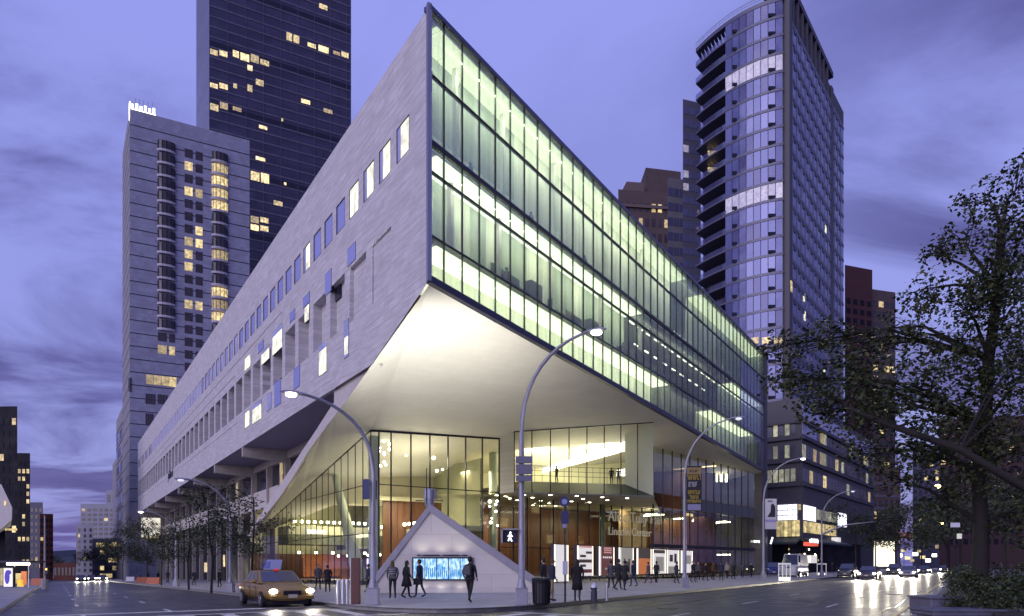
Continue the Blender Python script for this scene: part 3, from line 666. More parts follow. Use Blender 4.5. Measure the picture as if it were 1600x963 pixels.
# lamps shown burning inside the lobby, with added wall fill
def cluster(px, py, Y, n_, r, name='glass_globe', es=1):
    c = at(px, py, Y)
    for k in range(n_): MB().ball(c + Vector((rnd.uniform(-r, r) * .35, rnd.uniform(-r, r) * .35, rnd.uniform(-r, r))), rnd.uniform(.09, .2), n=6, m=4).build(name, mat('glowing_glass', (1, 1, 1), emis=(1, .97, .8), es=6, sample=False), hall)
cluster(600, 708, 63, 10, 1.3); cluster(771, 802, 66, 9, 1.2); 
for px, py in ((635, 711), (677, 715), (683, 737), (692, 733)): cluster(px, py, 66, 1, .1, 'spot_light')
pm = [FJ.pt(6, -3.5, 12.0), WI.pt(8, 7, 9.0), WI.pt(24, 6, 7.0), WW.pt(14, 4, 7.6), WW.pt(27, 4.0, 7.6), WW.pt(38, 5, 7.6), WW.pt(8, 6, 11.5)]
pm += [CM.pt(6, 5, 9.2), CM.pt(5, 3, 4.0)]
for p, e in zip(pm, (800, 900, 700, 550, 500, 350, 700, 900, 400)):
    lamp('lobby_lamp', 'AREA', p, e, (1, .88, .62), target=(p[0], p[1], 0), size=3, parent=hall)
for p, q, e in ((CM.pt(6, 6, 4.9), CM.pt(6, 0, 6), 500), (CL_.pt(7, 7, 8), CL_.pt(7, 0, 8), 700), (WI.pt(18, 5, 8.5), WI.pt(18, 0, 8), 700), (WW.pt(20, 5, 8.0), WW.pt(20, 0, 5), 300), (WW.pt(30, 4.5, 8.0), WW.pt(30, 0, 5), 260)):
    lamp('wall_fill_light', 'AREA', p, e, (1, .86, .56), target=q, size=3, parent=hall)  # fill without a fixture, added to brighten the lobby walls
lamp('lobby_uplight', 'AREA', FJ.pt(6, -3.0, 8.9), 300, (1, .9, .68), target=FJ.pt(6, -3, 20), size=3, parent=hall)
lamp('lobby_uplight', 'AREA', WI.pt(10, 8, 5.8), 350, (1, .93, .7), target=WI.pt(10, 8, 20), size=4, parent=hall)
# hanging dance studio
PL_, PR_ = Vector((.19, 66.0, 0)), Vector((14.37, 69.4, 0))
FS = Fr(PL_[:2], (PR_ - PL_)[:2], -1); LS = (PR_ - PL_).length
zb0, zb1 = 8.62, 8.55
studio_glass = glass('studio_glass', (.95, .97, .9), refl=.02, edge=.12)
sp = [0, .135 * LS, .30 * LS, .45 * LS, .595 * LS, .735 * LS, .87 * LS, LS]
sp = [FS.s_at(p) for p in (803.5, 831, 860, 889, 917, 944, 970, 996)] + [LS]
for i in range(8):
    a0, a1 = sp[i], sp[i + 1]; p0, p1 = FS.pt(a0 + .02), FS.pt(a1 - .02)
    MB().poly([(*p0[:2], zb0), (*p1[:2], zb0), (*p1[:2], ztop(p1)), (*p0[:2], ztop(p0))]).build('studio_glass_pane', studio_glass, hall)
for a0 in sp[:-1]: piece('studio_mullion', darkm, hall, FS, a0 - .035, a0 + .035, -.05, .08, zb0, ztop(FS.pt(a0)))
for e, z in ((0, zb0), (1, zb0)): pass
MB().fbox(FS, 0, LS + .1, -.1, .12, zb0 - .12, zb0).build('studio_sill', mat('grey_edge', (.2, .22, .2), .5), hall)
MB().prism([(*FS.pt(0, .12)[:2], ztop(FS.pt(0)) - .12), (*FS.pt(LS, .12)[:2], ztop(FS.pt(LS)) - .12), (*FS.pt(LS, .12)[:2], ztop(FS.pt(LS)) + .05), (*FS.pt(0, .12)[:2], ztop(FS.pt(0)) + .05)], (-FS.n[0] * .2, -FS.n[1] * .2, 0)).build('studio_head', darkm, hall)
whitep = mat('white_studio_wall', (.62, .66, .60), .6)
bk = 3.2; bR = sp[-2]
MB().poly([(*FS.pt(LS, -.02)[:2], zb0), (*FS.pt(bR, -bk)[:2], 10.1), (*FS.pt(bR, -bk)[:2], 17), (*FS.pt(LS, -.02)[:2], 17)]).build('studio_return', whitep, hall)
MB().poly([FS.pt(0, -.15, zb0 + .02), FS.pt(LS, -.15, zb0 + .02), FS.pt(bR, -bk, 10.1), FS.pt(1.4, -bk, 10.1)]).build('studio_sill_slope', mat('dark_green_sill', (.035, .05, .035), .5), hall)
MB().poly([FS.pt(1.4, -bk, 10.1), FS.pt(bR + 2, -bk, 10.1), FS.pt(bR + 5, -14, 10.1), FS.pt(-2, -14, 10.1)]).build('studio_floor', mat('studio_floor', (.35, .3, .2), .35), hall)
MB().poly([FS.pt(0, -.1, zb0), FS.pt(.9, -bk, 10.1), FS.pt(.9, -bk, 17), FS.pt(0, -.1, 14.3)]).build('studio_return', whitep, hall)
piece('studio_back_wall', mat('studio_back', (.60, .58, .40), .7, var=.1, vscale=.4), hall, FS, -4, LS + 5, -14.2, -14, 10, 17.5)
b0, b1 = at(833, 728, 82), at(992, 681, 74)
m = MB(); m.prism([b0, b1, b1 - Vector((0, 0, 1.35)), b0 - Vector((0, 0, 1.2))], (0, .4, 0)); m.build('light_beam', mat('white_light_band', (1, 1, 1), emis=(1, 1, .93), es=1.8), hall)
b0, b1 = at(964, 735, 80), at(996, 727, 77)
m = MB(); m.prism([b0, b1, b1 - Vector((0, 0, 1.1)), b0 - Vector((0, 0, .7))], (0, .3, 0)); m.build('light_beam', MATS['white_light_band'], hall)
for k in range(3): 
    z = 10.9 + .5 * k; MB().tube([FS.pt(1.5, -bk - 1.2, z), FS.pt(bR + 1, -bk - 1.2, z)], .025, 4).build('ballet_barre', darkm, hall)
for k in range(16): MB().tube([FS.pt(1.7 + .8 * k, -bk - 1.2, 10.1), FS.pt(1.7 + .8 * k, -bk - 1.2, 11.9)], .02, 4).build('barre_post', darkm, hall)
lamp('studio_lamp', 'AREA', FS.pt(4, -5.5, 13.3), 520, (1, .95, .66), target=FS.pt(4, -14, 12), size=3, parent=hall)
lamp('studio_lamp', 'AREA', FS.pt(11, -5.5, 14.0), 520, (1, .95, .66), target=FS.pt(11, -14, 12), size=3, parent=hall)
lamp('studio_lamp', 'AREA', FS.pt(8, -8, 10.4), 450, (1, .95, .70), target=FS.pt(8, -8, 20), size=6, parent=hall)
# outer side wall of the studio (towards the lobby) and its underside with downlights
Kp = FJ.pt(wJ[-1])
MB().poly([(PL_.x, PL_.y, zb0), (PL_.x, PL_.y, zs(PL_.x, PL_.y)), (Kp[0], Kp[1], zs(Kp[0], Kp[1])), (Kp[0], Kp[1], zb0)]).build('studio_side_wall', stone('side_wall_boards', (.42, .41, .36), (.55, .83), cell=(4, .45), streak=(.3, 1), var=.05, groove=.7), hall)
MB().poly([(PL_.x, PL_.y, zb0 - .06), (PR_.x, PR_.y, zb0 - .06), (PR_.x + 6, PR_.y + 24, zb0 - .06), *[WW.pt(a0, .5, zb0 - .06) for a0 in (36, 16)], FJ.pt(8, -3.5, zb0 - .06), (Kp[0], Kp[1], zb0 - .06)]).build('entrance_ceiling', cream, hall)
dl = mat('downlight_disc', (1, 1, 1), emis=(1, .95, .75), es=14, sample=False)
for px, py in ((776, 774.5), (790, 776), (808, 782), (797, 779), (819, 774), (832, 778), (845, 783), (858, 787), (860, 774), (868, 791), (893, 784), (901, 775.5), (911, 780), (921, 785.5), (941, 777.5), (949, 782), (980, 779), (720, 786), (744, 781), (833, 790), (845, 791), (815, 787)):
    Y = (zb0 - .09 - CH) * FP / (HY - py); p = at(px, py, Y); MB().lathe(p, [(.17, 0), (.17, .02)], 10).build('downlight', dl, hall)
for px, py0, py1, Y, r in ((770.5, 690, 850, 72, .42), (941, 787, 860, 79, .36)):
    p = at(px, py1, Y); MB().tube([(p.x, p.y, .2), (p.x, p.y, 8.6 if Y > 75 else zs(p.x, p.y))], r, 14).build('round_column', colm, hall, smooth=True)
# ground-floor glass wall, entrance to the end of the block
G2 = Fr(Kp[:2], (.74, .67), -1); LG = G2.s_at(1060)
n_ = 16
for i in range(n_):
    a0, a1 = LG * i / n_, LG * (i + 1) / n_
    piece('entrance_glass_pane', lobd, hall, G2, a0 + .03, a1 - .03, -.02, .02, .2, 8.5)
    piece('mullion', darkm, hall, G2, a0 - .03, a0 + .03, -.08, .06, .2, 8.5)
piece('transom', darkm, hall, G2, 0, LG, -.05, .05, 3.3, 3.38)
sT, zT = G2.sz(949, 815); 
lettm = mat('glowing_lettering', (.45, .42, .36), .5, emis=(.7, .62, .45), es=.25, sample=False)  # letters given a glow to stay readable through glare on the glass
text('Alice Tully Hall', 1.75, hall, G2, sT, .12, 7.0 - .35, lettm, ext=.03)
text('Lincoln Center', 1.35, hall, G2, sT, .12, 5.05, lettm, ext=.03)
# wood box and open floors near the far end
WB = Fr((18.8, 90.6), (.98, .2), -1)
piece('wood_volume', wood, hall, WB, -.5, 9.0, -8, 0, .2, 14.0)
m = MB(); m.tube([WB.pt(-.4, .15, 14.05), WB.pt(8.9, .15, 14.95)], .08, 5); m.build('cove_light', mat('cove_light', (1, .8, .5), emis=(1, .72, .4), es=4, sample=False), hall)
lamp('cove_lamp', 'AREA', WB.pt(5, 1.6, 13.6), 60, (1, .7, .4), target=WB.pt(5, -.5, 9), size=3, parent=hall)
G3 = Fr(FRR.pt(45, -5)[:2], (FRR.pt(75, -.9)[0] - FRR.pt(45, -5)[0], FRR.pt(75, -.9)[1] - FRR.pt(45, -5)[1]), -1)
for i in range(13):
    a0 = i * 2.25
    p = G3.pt(a0); zt = zs(*p[:2]) - .1
    piece('shopfront_pane', lobd, hall, G3, a0 + .03, a0 + 2.22, -.02, .02, .2, 8.3)
    piece('shopfront_pane', lobd, hall, G3, a0 + .03, a0 + 2.22, -.02, .02, 9.9, zt)
    piece('mullion', darkm, hall, G3, a0 - .03, a0 + .03, -.08, .06, .2, zt)
piece('floor_band', mat('grey_green_balcony', (.13, .15, .14), .45), hall, G3, 9, 29.3, -1.2, .05, 8.4, 9.85)
piece('floor_band', darkm, hall, G3, 0, 29.3, -.5, .08, 3.6, 4.0)
piece('shop_back_wall', mat('shop_depth', (.16, .11, .07), .5, var=.5, vscale=.3), hall, G3, 4, 29.3, -7.2, -7, .2, 15)
piece('shop_floor', lobfl, hall, G3, 0, 29.3, -7, -.1, .17, .2)
for k in range(34):
    piece('shop_light', bulb if k % 3 else dl, hall, G3, 9 + rnd.random() * 20, 9.25 + 0, -3, -2.8, 2, 2.2) if 0 else None
for k in range(26):
    a0 = 4 + rnd.random() * 24; z = rnd.choice((3.0, 3.2, 7.4, 7.8, 7.6)); piece('shop_light', bulb, hall, G3, a0, a0 + .28, -3 - rnd.random() * 3, -2.8, z, z + .16)
for k, px in enumerate((1119, 1127, 1135)): 
    p = at(px, 741, 97); MB().tube([p, p - Vector((0, 0, 1.1))], .16, 8).build('pendant_tube_light', bulb, hall)
for (px, py, w_, h_, m) in ((1150, 860, 15, 4, bulb), (1172, 808, 4, 12, mat('cyan_light', (.5, 1, .8), emis=(.4, .9, .75), es=1.2, sample=False)), (1192, 826, 6, 17, mat('violet_light_b', (.5, .4, 1), emis=(.35, .35, 1), es=1.6, sample=False)), (1180, 868, 10, 5, litwarm), (1100, 822, 14, 5, litwarm), (1072, 806, 22, 4, litwarm)):
    a0, z = G3.sz(px, py, -2); piece('lit_sign', m, hall, G3, a0, a0 + w_ * .09, -2.1, -2, z, z + h_ * .085)
lamp('shop_lamp', 'AREA', G3.pt(16, -3.5, 8.0), 160, (1, .85, .55), target=G3.pt(16, -3.5, 0), size=4, parent=hall)
lamp('shop_lamp', 'AREA', G3.pt(24, -3.5, 3.4), 90, (1, .85, .55), target=G3.pt(24, -3.5, 0), size=3, parent=hall)
# dark stone pier closing the block
piece('end_pier', mat('dark_granite_pier', (.07, .065, .07), .5, var=.3, vscale=.5), hall, FRR, 75.35, 78.8, -9, -.3, .15, 33.4)
# the old block's ground volume, to close the interior
piece('core_wall', conc, hall, Fr((-30, 112), (.83, .55), -1), 0, 60, -.5, 0, 0, 30)

# ------------------------------------------------------------------ triangular stair pavilion at the corner
tri = thing('stair_pavilion', 'triangular stone-faced pavilion with a video screen, under the raised corner of the arts building', 'pavilion', gp(-3.2, 37.2))
TW = stone('pavilion_stone', (.58, .55, .50), (1, 0), cell=(2.2, 1.1), streak=(.5, .8), var=.05, groove=.8)
FT = Fr((-7.35, 37.2), (1, .03), -1)
def tp(px, py, n=0): a_, z = FT.sz(px, py, n); return FT.pt(a_, n, z)
out_ = [tp(575, 924), tp(575, 918), tp(587, 900), tp(672, 786), tp(836, 905), tp(838, 926)]
inn_ = [tp(590, 924.5), tp(588, 911), tp(671, 800), tp(830, 912), tp(831, 925.5)]
MB().prism([tp(588, 926, -.1), tp(586, 911, -.1), tp(671, 799, -.1), tp(831, 911, -.1), tp(833, 927, -.1)], (0, .3, 0)).build('screen_wall', TW, tri)
rimm = mat('pavilion_rim', (.30, .29, .33), .55, var=.1, vscale=2)
ol, ot, orr = [tp(578, 926), tp(581, 905), tp(671.5, 787)], tp(671.5, 787), [tp(839, 903), tp(843, 926)]
m = MB()
m.prism([tp(580, 926), tp(580, 906), tp(671.5, 787), tp(671.3, 800), tp(588, 911), tp(590, 926)], (0, .9, 0)); m.build('rim', rimm, tri)
m = MB(); m.prism([tp(671.5, 787), tp(841, 905), tp(843, 926), tp(833, 926), tp(831, 912), tp(671.3, 800)], (0, .9, 0)); m.build('rim', rimm, tri)
for k in range(9):          # stepped seats going down behind the wall, towards the lobby
    t = k / 9; z = 4.55 - .42 * (k + 1); y = 38.15 + .75 * k
    a_ = .5 + (4.1) * (k + 1) / 9.
    MB().box(-4.6 - 2.75 * (4.4 - z) / 3.6, -4.6 + 5.3 * (4.4 - z) / 3.6, y, y + .76, .15, z).build('step', rimm, tri)
scr = mat('screen', (.1, .3, .5), .3)
t = scr.node_tree; b = t.nodes['Principled BSDF']; ge = t.nodes.new('ShaderNodeNewGeometry'); mpn = t.nodes.new('ShaderNodeMapping'); mpn.inputs['Scale'].default_value = (5, 1, 2.2)
n = t.nodes.new('ShaderNodeTexNoise'); n.inputs['Scale'].default_value = 1.4; n.inputs['Detail'].default_value = 5; cr = t.nodes.new('ShaderNodeValToRGB')
cr.color_ramp.elements[0].position = .38; cr.color_ramp.elements[0].color = (.06, .30, .62, 1); cr.color_ramp.elements[1].position = .62; cr.color_ramp.elements[1].color = (.75, .95, 1, 1)
t.links.new(ge.outputs['Position'], mpn.inputs[0]); t.links.new(mpn.outputs[0], n.inputs['Vector']); t.links.new(n.outputs[0], cr.inputs[0]); t.links.new(cr.outputs[0], b.inputs['Emission Color']); b.inputs['Emission Strength'].default_value = 1.0
a0, z1 = FT.sz(644, 871); a1, z0 = FT.sz(739, 907)
piece('screen_frame', darkm, tri, FT, a0, a1, -.1, .03, z0, z1)
for k in range(5):
    w5 = (a1 - a0 - .12) / 5; x = a0 + .06 + w5 * k
    piece('screen', scr, tri, FT, x + .025, x + w5 - .025, -.05, .05, z0 + .07, z1 - .07)
    for q in range(5):
        hh = rnd.uniform(.04, .3); piece('screen_picture_bar', mat('screen_dark_blue', (.02, .1, .25), emis=(.05, .3, .6), es=.7, sample=False), tri, FT, x + .06 + q * .11, x + .12 + q * .11, .04, .055, z0 + .2, z0 + .3 + hh * 1.6)
MB().fbox(FT, a0 + .3, a1 - .3, .12, .3, z1 + .06, z1 + .14).build('wash_light', darkm, tri)
for k in range(3):
    x = a0 + .55 + k * 1.05; p = FT.pt(x, .42, z1 + .1)
    lamp('wash_lamp', 'SPOT', p, 17, (1, .95, .82), target=FT.pt(x, -.1, z1 + 1.1), size=.1, spot=120, blend=1, parent=tri)
    lamp('wash_lamp', 'SPOT', FT.pt(x, .42, z0 - .1), 9, (1, .95, .82), target=FT.pt(x, -.1, z0 - 1), size=.1, spot=120, blend=1, parent=tri)
MB().fbox(FT, .2, 8.6, -.1, .35, .1, .42).build('plinth', TW, tri)

fl = thing('floodlight', 'grey drum floodlight with side arms standing on the tip of the triangular pavilion', 'floodlight', (-4.55, 37.6, 4.6))
m = MB(); p = Vector((-4.55, 37.6, 0)); m.lathe((p.x, p.y, 4.75), [(.18, 0), (.25, .15), (.27, .45), (.3, .5), (.3, 1.0), (.26, 1.05)], 14); m.build('drum', mat('lamp_grey', (.36, .37, .46), .4, metal=.4), fl, smooth=False)
MB().tube([(p.x, p.y, 4.45), (p.x, p.y, 4.8)], .12, 8).build('stem', darkm, fl)
MB().tube([(p.x - .75, p.y, 5.15), (p.x + .75, p.y, 5.15)], .03, 5).build('side_arm', darkm, fl)
MB().tube([(p.x + .4, p.y, 5.15), (p.x + .4, p.y, 5.75)], .04, 5).build('side_arm', steel, fl)
MB().tube([(p.x - .12, p.y - .3, 4.9), (p.x - .12, p.y - .3, 6.9)], .025, 5).build('mast', darkm, fl)
lamp('flood_lamp', 'SPOT', (p.x, p.y + .1, 6.05), 15000, (1, .98, .90), target=(-4.9, 46.5, 15.8), size=.25, spot=84, blend=1, parent=fl)
lamp('flood_lamp', 'SPOT', (p.x + .2, p.y + .1, 6.05), 2600, (1, .86, .64), target=(9, 60, 17), size=.25, spot=86, blend=1, parent=fl)

# ------------------------------------------------------------------ street lamps
headglow = mat('lamp_lens', (1, 1, .95), emis=(1, .96, .85), es=9)
headoff = mat('lamp_lens_dim', (.6, .6, .6), emis=(.9, .9, 1), es=.8, sample=False)
def street_lamp(px, py, hpx, hpy, label, L=3.0, d=(nLx, -nLy), lit=True, en=260, group='curved street lamps along the kerbs', r=.12):
    x, y, z = foot(px, py)
    o = thing('street_lamp', label, 'street lamp', (x, y, z), group)
    hx, hy = x + d[0] * L, y + d[1] * L
    Hh = CH + (HY - hpy) / FP * hy; up = (hpx - CX) / FP
    # adjust reach so the lantern falls where it is seen
    den_ = d[0] - up * d[1]
    if abs(den_) > .2: L = (up * y - x) / den_; hx, hy = x + d[0] * L, y + d[1] * L; Hh = CH + (HY - hpy) / FP * hy
    hgt = Hh - z
    m = MB(); m.box(x - .24, x + .24, y - .24, y + .24, z, z + .12); m.prism([(x - .22, y - .22, z + .12), (x + .22, y - .22, z + .12), (x + .22, y + .22, z + .12), (x - .22, y + .22, z + .12)], (0, 0, .5)); m.lathe((x, y, z + .62), [(.2, 0), (.15, .2), (.12, .35)], 10)
    m.build('lamp_base', polem, o, bevel=.02)
    pts = [(x, y, z + .6), (x, y, z + hgt * .35), (x, y, z + hgt * .66)]; rr = [r, r * .9, r * .78]
    for k in range(1, 11):
        t = k / 10; e = t * math.pi / 2
        pts.append((x + d[0] * L * (1 - math.cos(e)) * .96, y + d[1] * L * (1 - math.cos(e)) * .96, z + hgt * .66 + (hgt * .34 + .05) * math.sin(e) ** .9)); rr.append(r * (.76 - .36 * t))
    MB().tube(pts, rr, 8).build('pole', polem, o, smooth=True)
    dz = .03; e = Vector((d[0], d[1], 0)); c = Vector((hx, hy, Hh + dz)); sx = Vector((-d[1], d[0], 0))
    m = MB(); k = []
    for t, wd, th in ((-.55, .07, .05), (-.3, .13, .09), (0, .17, .11), (.3, .13, .08), (.42, .04, .03)):
        k.append([c + e * t + sx * wd, c + e * t + Vector((0, 0, th)), c + e * t - sx * wd, c + e * t - Vector((0, 0, th * .4))])
    for i in range(4):
        for j in range(4): m.poly([k[i][j], k[i][(j + 1) % 4], k[i + 1][(j + 1) % 4], k[i + 1][j]])
    m.build('lantern', polem, o)
    m = MB(); m.ball(c + e * .05 - Vector((0, 0, .06)), .2, sc=(1.0, 1.0, .42)); m.build('lens', headglow if lit else headoff, o, smooth=True)
    if lit: lamp('lamp_light', 'SPOT', c - Vector((0, 0, .22)), en, (1, .93, .82), target=c - Vector((0, 0, 5)), size=.15, spot=150, blend=.5, parent=o)
    return o, Vector((x, y, z))
l1, p1 = street_lamp(583, 945, 457, 616, 'street lamp at the rounded kerb carrying a pair of dark blue signs', d=(-nLx, -nLy))
l2, p2 = street_lamp(815, 945, 930, 519, 'tallest street lamp, before the middle of the glass block, with grey panels half way up')
l3, p3 = street_lamp(1070, 918, 1153, 654, 'street lamp with a black and yellow banner, beside the poster boxes', lit=False)
l4, p4 = street_lamp(1193, 907, 1254, 717, 'street lamp with a white photograph banner at the end of the arts building')
l5, p5 = street_lamp(1284, 901, 1332, 768, 'street lamp with a long signal arm, in front of the corner block with shops', lit=False)
l6, p6 = street_lamp(360, 926, 284, 750, 'unlit street lamp on the side street behind the taxi', d=(-nLx, -nLy), lit=False)
l7, p7 = street_lamp(275, 917, 221, 800, 'small lit street lamp far down the side street near the end of the stone wall', d=(-nLx, -nLy), en=160)
m = MB(); m.box(-9, -8.94, 0, .05, 0, 1); 
def cbox(name, mt, parent, px0, px1, py0, py1, Y, th=.08, bevel=0):
    a0, b0 = at(px0, py1, Y), at(px1, py0, Y); return MB().box(a0.x, b0.x, Y, Y + th, a0.z, b0.z).build(name, mt, parent, bevel=bevel)
navy = mat('navy_sign', (.025, .03, .13), .5)
cbox('blue_sign', navy, l1, 567.5, 577, 749, 780, p1.y - .18); cbox('blue_sign', navy, l1, 581, 588.5, 751, 780.5, p1.y + .12)
gsn = mat('grey_sign_back', (.13, .13, .19), .5, metal=.2)
for a0, b0 in ((713, 724), (725.5, 741), (743, 752)): cbox('sign_panel', gsn, l2, 806, 832, a0, b0, p2.y - .2, .06)
# walking-man signal
ped = thing('pedestrian_signal', 'pedestrian signal box showing a white walking figure, fixed to the tallest street lamp', 'signal', (p2.x - .5, p2.y, 2.4))
cbox('signal_case', darkm, ped, 784, 809, 828, 848, p2.y - .06, .28, .02)
m = MB(); 
for q in ((783, 785.5, 826, 848), (783, 810, 826, 828)): a0, b0 = at(q[0], q[3], p2.y - .3), at(q[1], q[2], p2.y - .3); m.box(a0.x, b0.x, p2.y - .3, p2.y - .06, a0.z, b0.z)
m.build('visor', polem, ped)
wm2 = mat('walk_symbol', (1, 1, 1), emis=(1, 1, 1), es=2.2); y = p2.y - .1
m = MB(); c = at(797.5, 832.5, y); m.ball(c, .038, n=8, m=5, sc=(1, .3, 1))
def limb(a_, b_, r): m.tube([at(*a_, y), at(*b_, y)], r, 6)
limb((797.3, 834.6), (796.8, 839.6), .042); limb((797, 839.5), (799.8, 846), .026); limb((796.8, 839.5), (794, 845.6), .026); limb((797.4, 835.2), (801, 838.6), .018); limb((797.2, 835.2), (793.4, 838.4), .018)
m.build('walking_figure', wm2, ped)
# hanging banners
blk, yel, wht = mat('banner_black', (.02, .02, .025), .7), mat('banner_yellow', (.50, .38, .06), .7), mat('banner_white', (.50, .49, .55), .7)
ba = thing('banner', 'black street banner with yellow and white lettering on the lamp beside the posters', 'banner', (p3.x + .6, p3.y, 4))
Y = p3.y - .05
cbox('banner_cloth', blk, ba, 1072.5, 1096.5, 729, 799, Y, .02)
cbox('banner_band', mat('banner_tan', (.28, .20, .09), .7), ba, 1073, 1096, 730.5, 741.5, Y - .012, .01)
cbox('banner_band', mat('banner_violet_grey', (.26, .25, .38), .7), ba, 1074.5, 1095, 788, 797.5, Y - .012, .01)
r2 = random.Random(5)
def glyphs(name, mt, parent, x0, x1, y0, y1, Y, n):
    """a row of small letter-like strokes"""
    m = MB(); wdt = (x1 - x0) / n
    for i in range(n):
        xa = x0 + i * wdt; xb = xa + wdt * .72; k = r2.randrange(5)
        for q in ([(xa, xa + wdt * .24, y0, y1)] if k != 3 else []) + [(xa, xb, *((y0, y0 + (y1 - y0) * .25) if k in (0, 1, 3) else (y1 - (y1 - y0) * .25, y1)))] + ([(xb - wdt * .22, xb, y0, y1)] if k in (1, 3, 4) else []) + ([(xa, xb, (y0 * .55 + y1 * .45), (y0 * .38 + y1 * .62))] if k in (0, 4) else []):
            a0, b0 = at(q[0], q[3], Y), at(q[1], q[2], Y); m.box(a0.x, b0.x, Y, Y + .012, a0.z, b0.z)
    return m.build(name, mt, parent)
glyphs('banner_lettering', blk, ba, 1078, 1091, 734, 738, Y - .022, 5)
glyphs('banner_lettering', yel, ba, 1073.5, 1096, 742.5, 750, Y - .022, 7)
glyphs('banner_lettering', wht, ba, 1076, 1090, 753, 761, Y - .022, 4)
glyphs('banner_lettering', yel, ba, 1075, 1094, 766, 772.5, Y - .022, 7)
glyphs('banner_lettering', yel, ba, 1077.5, 1092, 774, 780, Y - .022, 4)
glyphs('banner_lettering', yel, ba, 1074, 1096, 781, 786, Y - .022, 8)
MB().tube([(p3.x, Y, at(0, 729, Y).z), (at(1097, 729, Y).x, Y, at(0, 729, Y).z)], .025, 5).build('banner_arm', darkm, ba)
bb = thing('banner', 'white banner with a dark photograph, on the lamp at the far block end', 'banner', (p4.x + .8, p4.y, 4))
Y = p4.y - .05
cbox('banner_cloth', wht, bb, 1195.5, 1213.5, 779, 827, Y, .02)
a0, b0 = at(1199, 808, Y - .02), at(1211.5, 787, Y - .02)
MB().poly([(a0.x, Y - .02, a0.z), (b0.x, Y - .02, a0.z), (b0.x, Y - .02, b0.z - .3), (b0.x - .2, Y - .02, b0.z), (a0.x + .35, Y - .02, b0.z - .1), (a0.x + .3, Y - .02, a0.z + .5)]).build('banner_picture', blk, bb)
glyphs('banner_lettering', blk, bb, 1200, 1208, 782, 784.5, Y - .02, 4)
cbox('banner_band', mat('banner_lilac', (.30, .28, .48), .7), bb, 1196, 1213, 812, 816, Y - .012, .01)
MB().tube([(p4.x, Y, at(0, 779, Y).z), (at(1213, 779, Y).x, Y, at(0, 779, Y).z)], .03, 5).build('banner_arm', darkm, bb)
# signal arm
sa = thing('traffic_signal', 'long curved grey traffic signal arm reaching over the avenue from the lamp before the shops', 'traffic signal', (p5.x, p5.y, 5))
MB().tube([at(1284, 836, p5.y), at(1300, 828, p5.y - .5), at(1325, 820, p5.y - 1.2), at(1366, 815.5, p5.y - 2.2)], [.13, .11, .09, .06], 6).build('arm', polem, sa, smooth=True)
cbox('signal_head', darkm, sa, 1361, 1367, 817, 832, p5.y - 2.3, .4)

# ------------------------------------------------------------------ street furniture by the kerb
def ribbon_can(px, py, label):
    x, y, z = foot(px, py); o = thing('trash_can', label, 'trash can', (x, y, z))
    MB().lathe((x, y, z), [(.27, 0), (.30, .08), (.33, .8), (.35, .86), (.36, .9), (.30, .92)], 20).build('basket', mat('black_steel', (.012, .012, .016), .5), o)
    for k in range(20):
        t = 2 * math.pi * k / 20; MB().tube([(x + .31 * math.cos(t), y + .31 * math.sin(t), z + .06), (x + .345 * math.cos(t), y + .345 * math.sin(t), z + .86)], .012, 4).build('slat', MATS['black_steel'], o)
    MB().lathe((x, y, z + .9), [(.36, 0), (.38, .04), (.33, .1), (.15, .12)], 20).build('lid', MATS['black_steel'], o)
ribbon_can(846, 945, 'black round litter bin with vertical slats on the pavement right of the tallest lamp')
x, y, z = foot(928, 940); hy = thing('fire_hydrant', 'dark fire hydrant with a pale domed top at the kerb', 'fire hydrant', (x, y, z))
MB().lathe((x, y, z), [(.19, 0), (.19, .05), (.13, .08), (.12, .5), (.15, .52), (.15, .56)], 14).build('barrel', mat('hydrant_black', (.05, .05, .07), .5), hy)
MB().lathe((x, y, z + .56), [(.16, 0), (.14, .08), (.08, .15), (.04, .2)], 14).build('dome', mat('hydrant_silver', (.6, .6, .65), .4, metal=.4), hy)
for s_ in (-1, 1): MB().tube([(x + s_ * .1, y, z + .42), (x + s_ * .2, y, z + .42)], .055, 8).build('outlet_cap', MATS['hydrant_silver'], hy)
def bollard(px, py, h, r, label, m=steel):
    x, y, z = foot(px, py); o = MB().lathe((0, 0, 0), [(r * 1.2, 0), (r * 1.2, .03), (r, .05), (r, h - .06), (r * .8, h - .01), (r * .3, h)], 12).build('bollard', m); o.location = (x, y, z); tag(o, label, 'bollard', 'steel bollards on the pavement')
bollard(948, 939, .72, .06, 'thin grey bollard standing right of the fire hydrant')
for px, h, s_ in ((529, .92, 'left of the pair of tall'), (536.5, .95, 'taller right one of the pair of')): bollard(px, 944, h, .09, s_ + ' steel bollards by the rounded kerb')
bollard(543, 944, .95, .07, 'steel bollard nearest the dark red post at the corner')
x, y, z = foot(556, 944); rp = thing('red_post', 'dark red rectangular post with a steel edge beside the corner bollards', 'post', (x, y, z))
MB().box(x - .16, x + .16, y - .12, y + .12, z, z + 1.75).build('post_body', mat('oxblood_paint', (.10, .03, .025), .45), rp, bevel=.02); MB().box(x - .19, x - .165, y - .1, y + .1, z, z + 1.74).build('steel_edge', steel, rp)
x, y, z = foot(883, 941); bs = thing('bus_stop_sign', 'slim dark bus stop pole with round top, blue route plates and timetable box', 'bus stop sign', (x, y, z))
MB().tube([(x, y, z), (x, y, at(0, 780, y).z)], .035, 6).build('pole', darkm, bs)
m = MB(); c = at(882, 784, y - .05); m.lathe((0, 0, 0), [(.2, 0), (.2, .03)], 20); m.v = [(c.x + v[0], c.y + v[2], c.z + v[1]) for v in m.v]; m.build('round_plate', navy, bs)
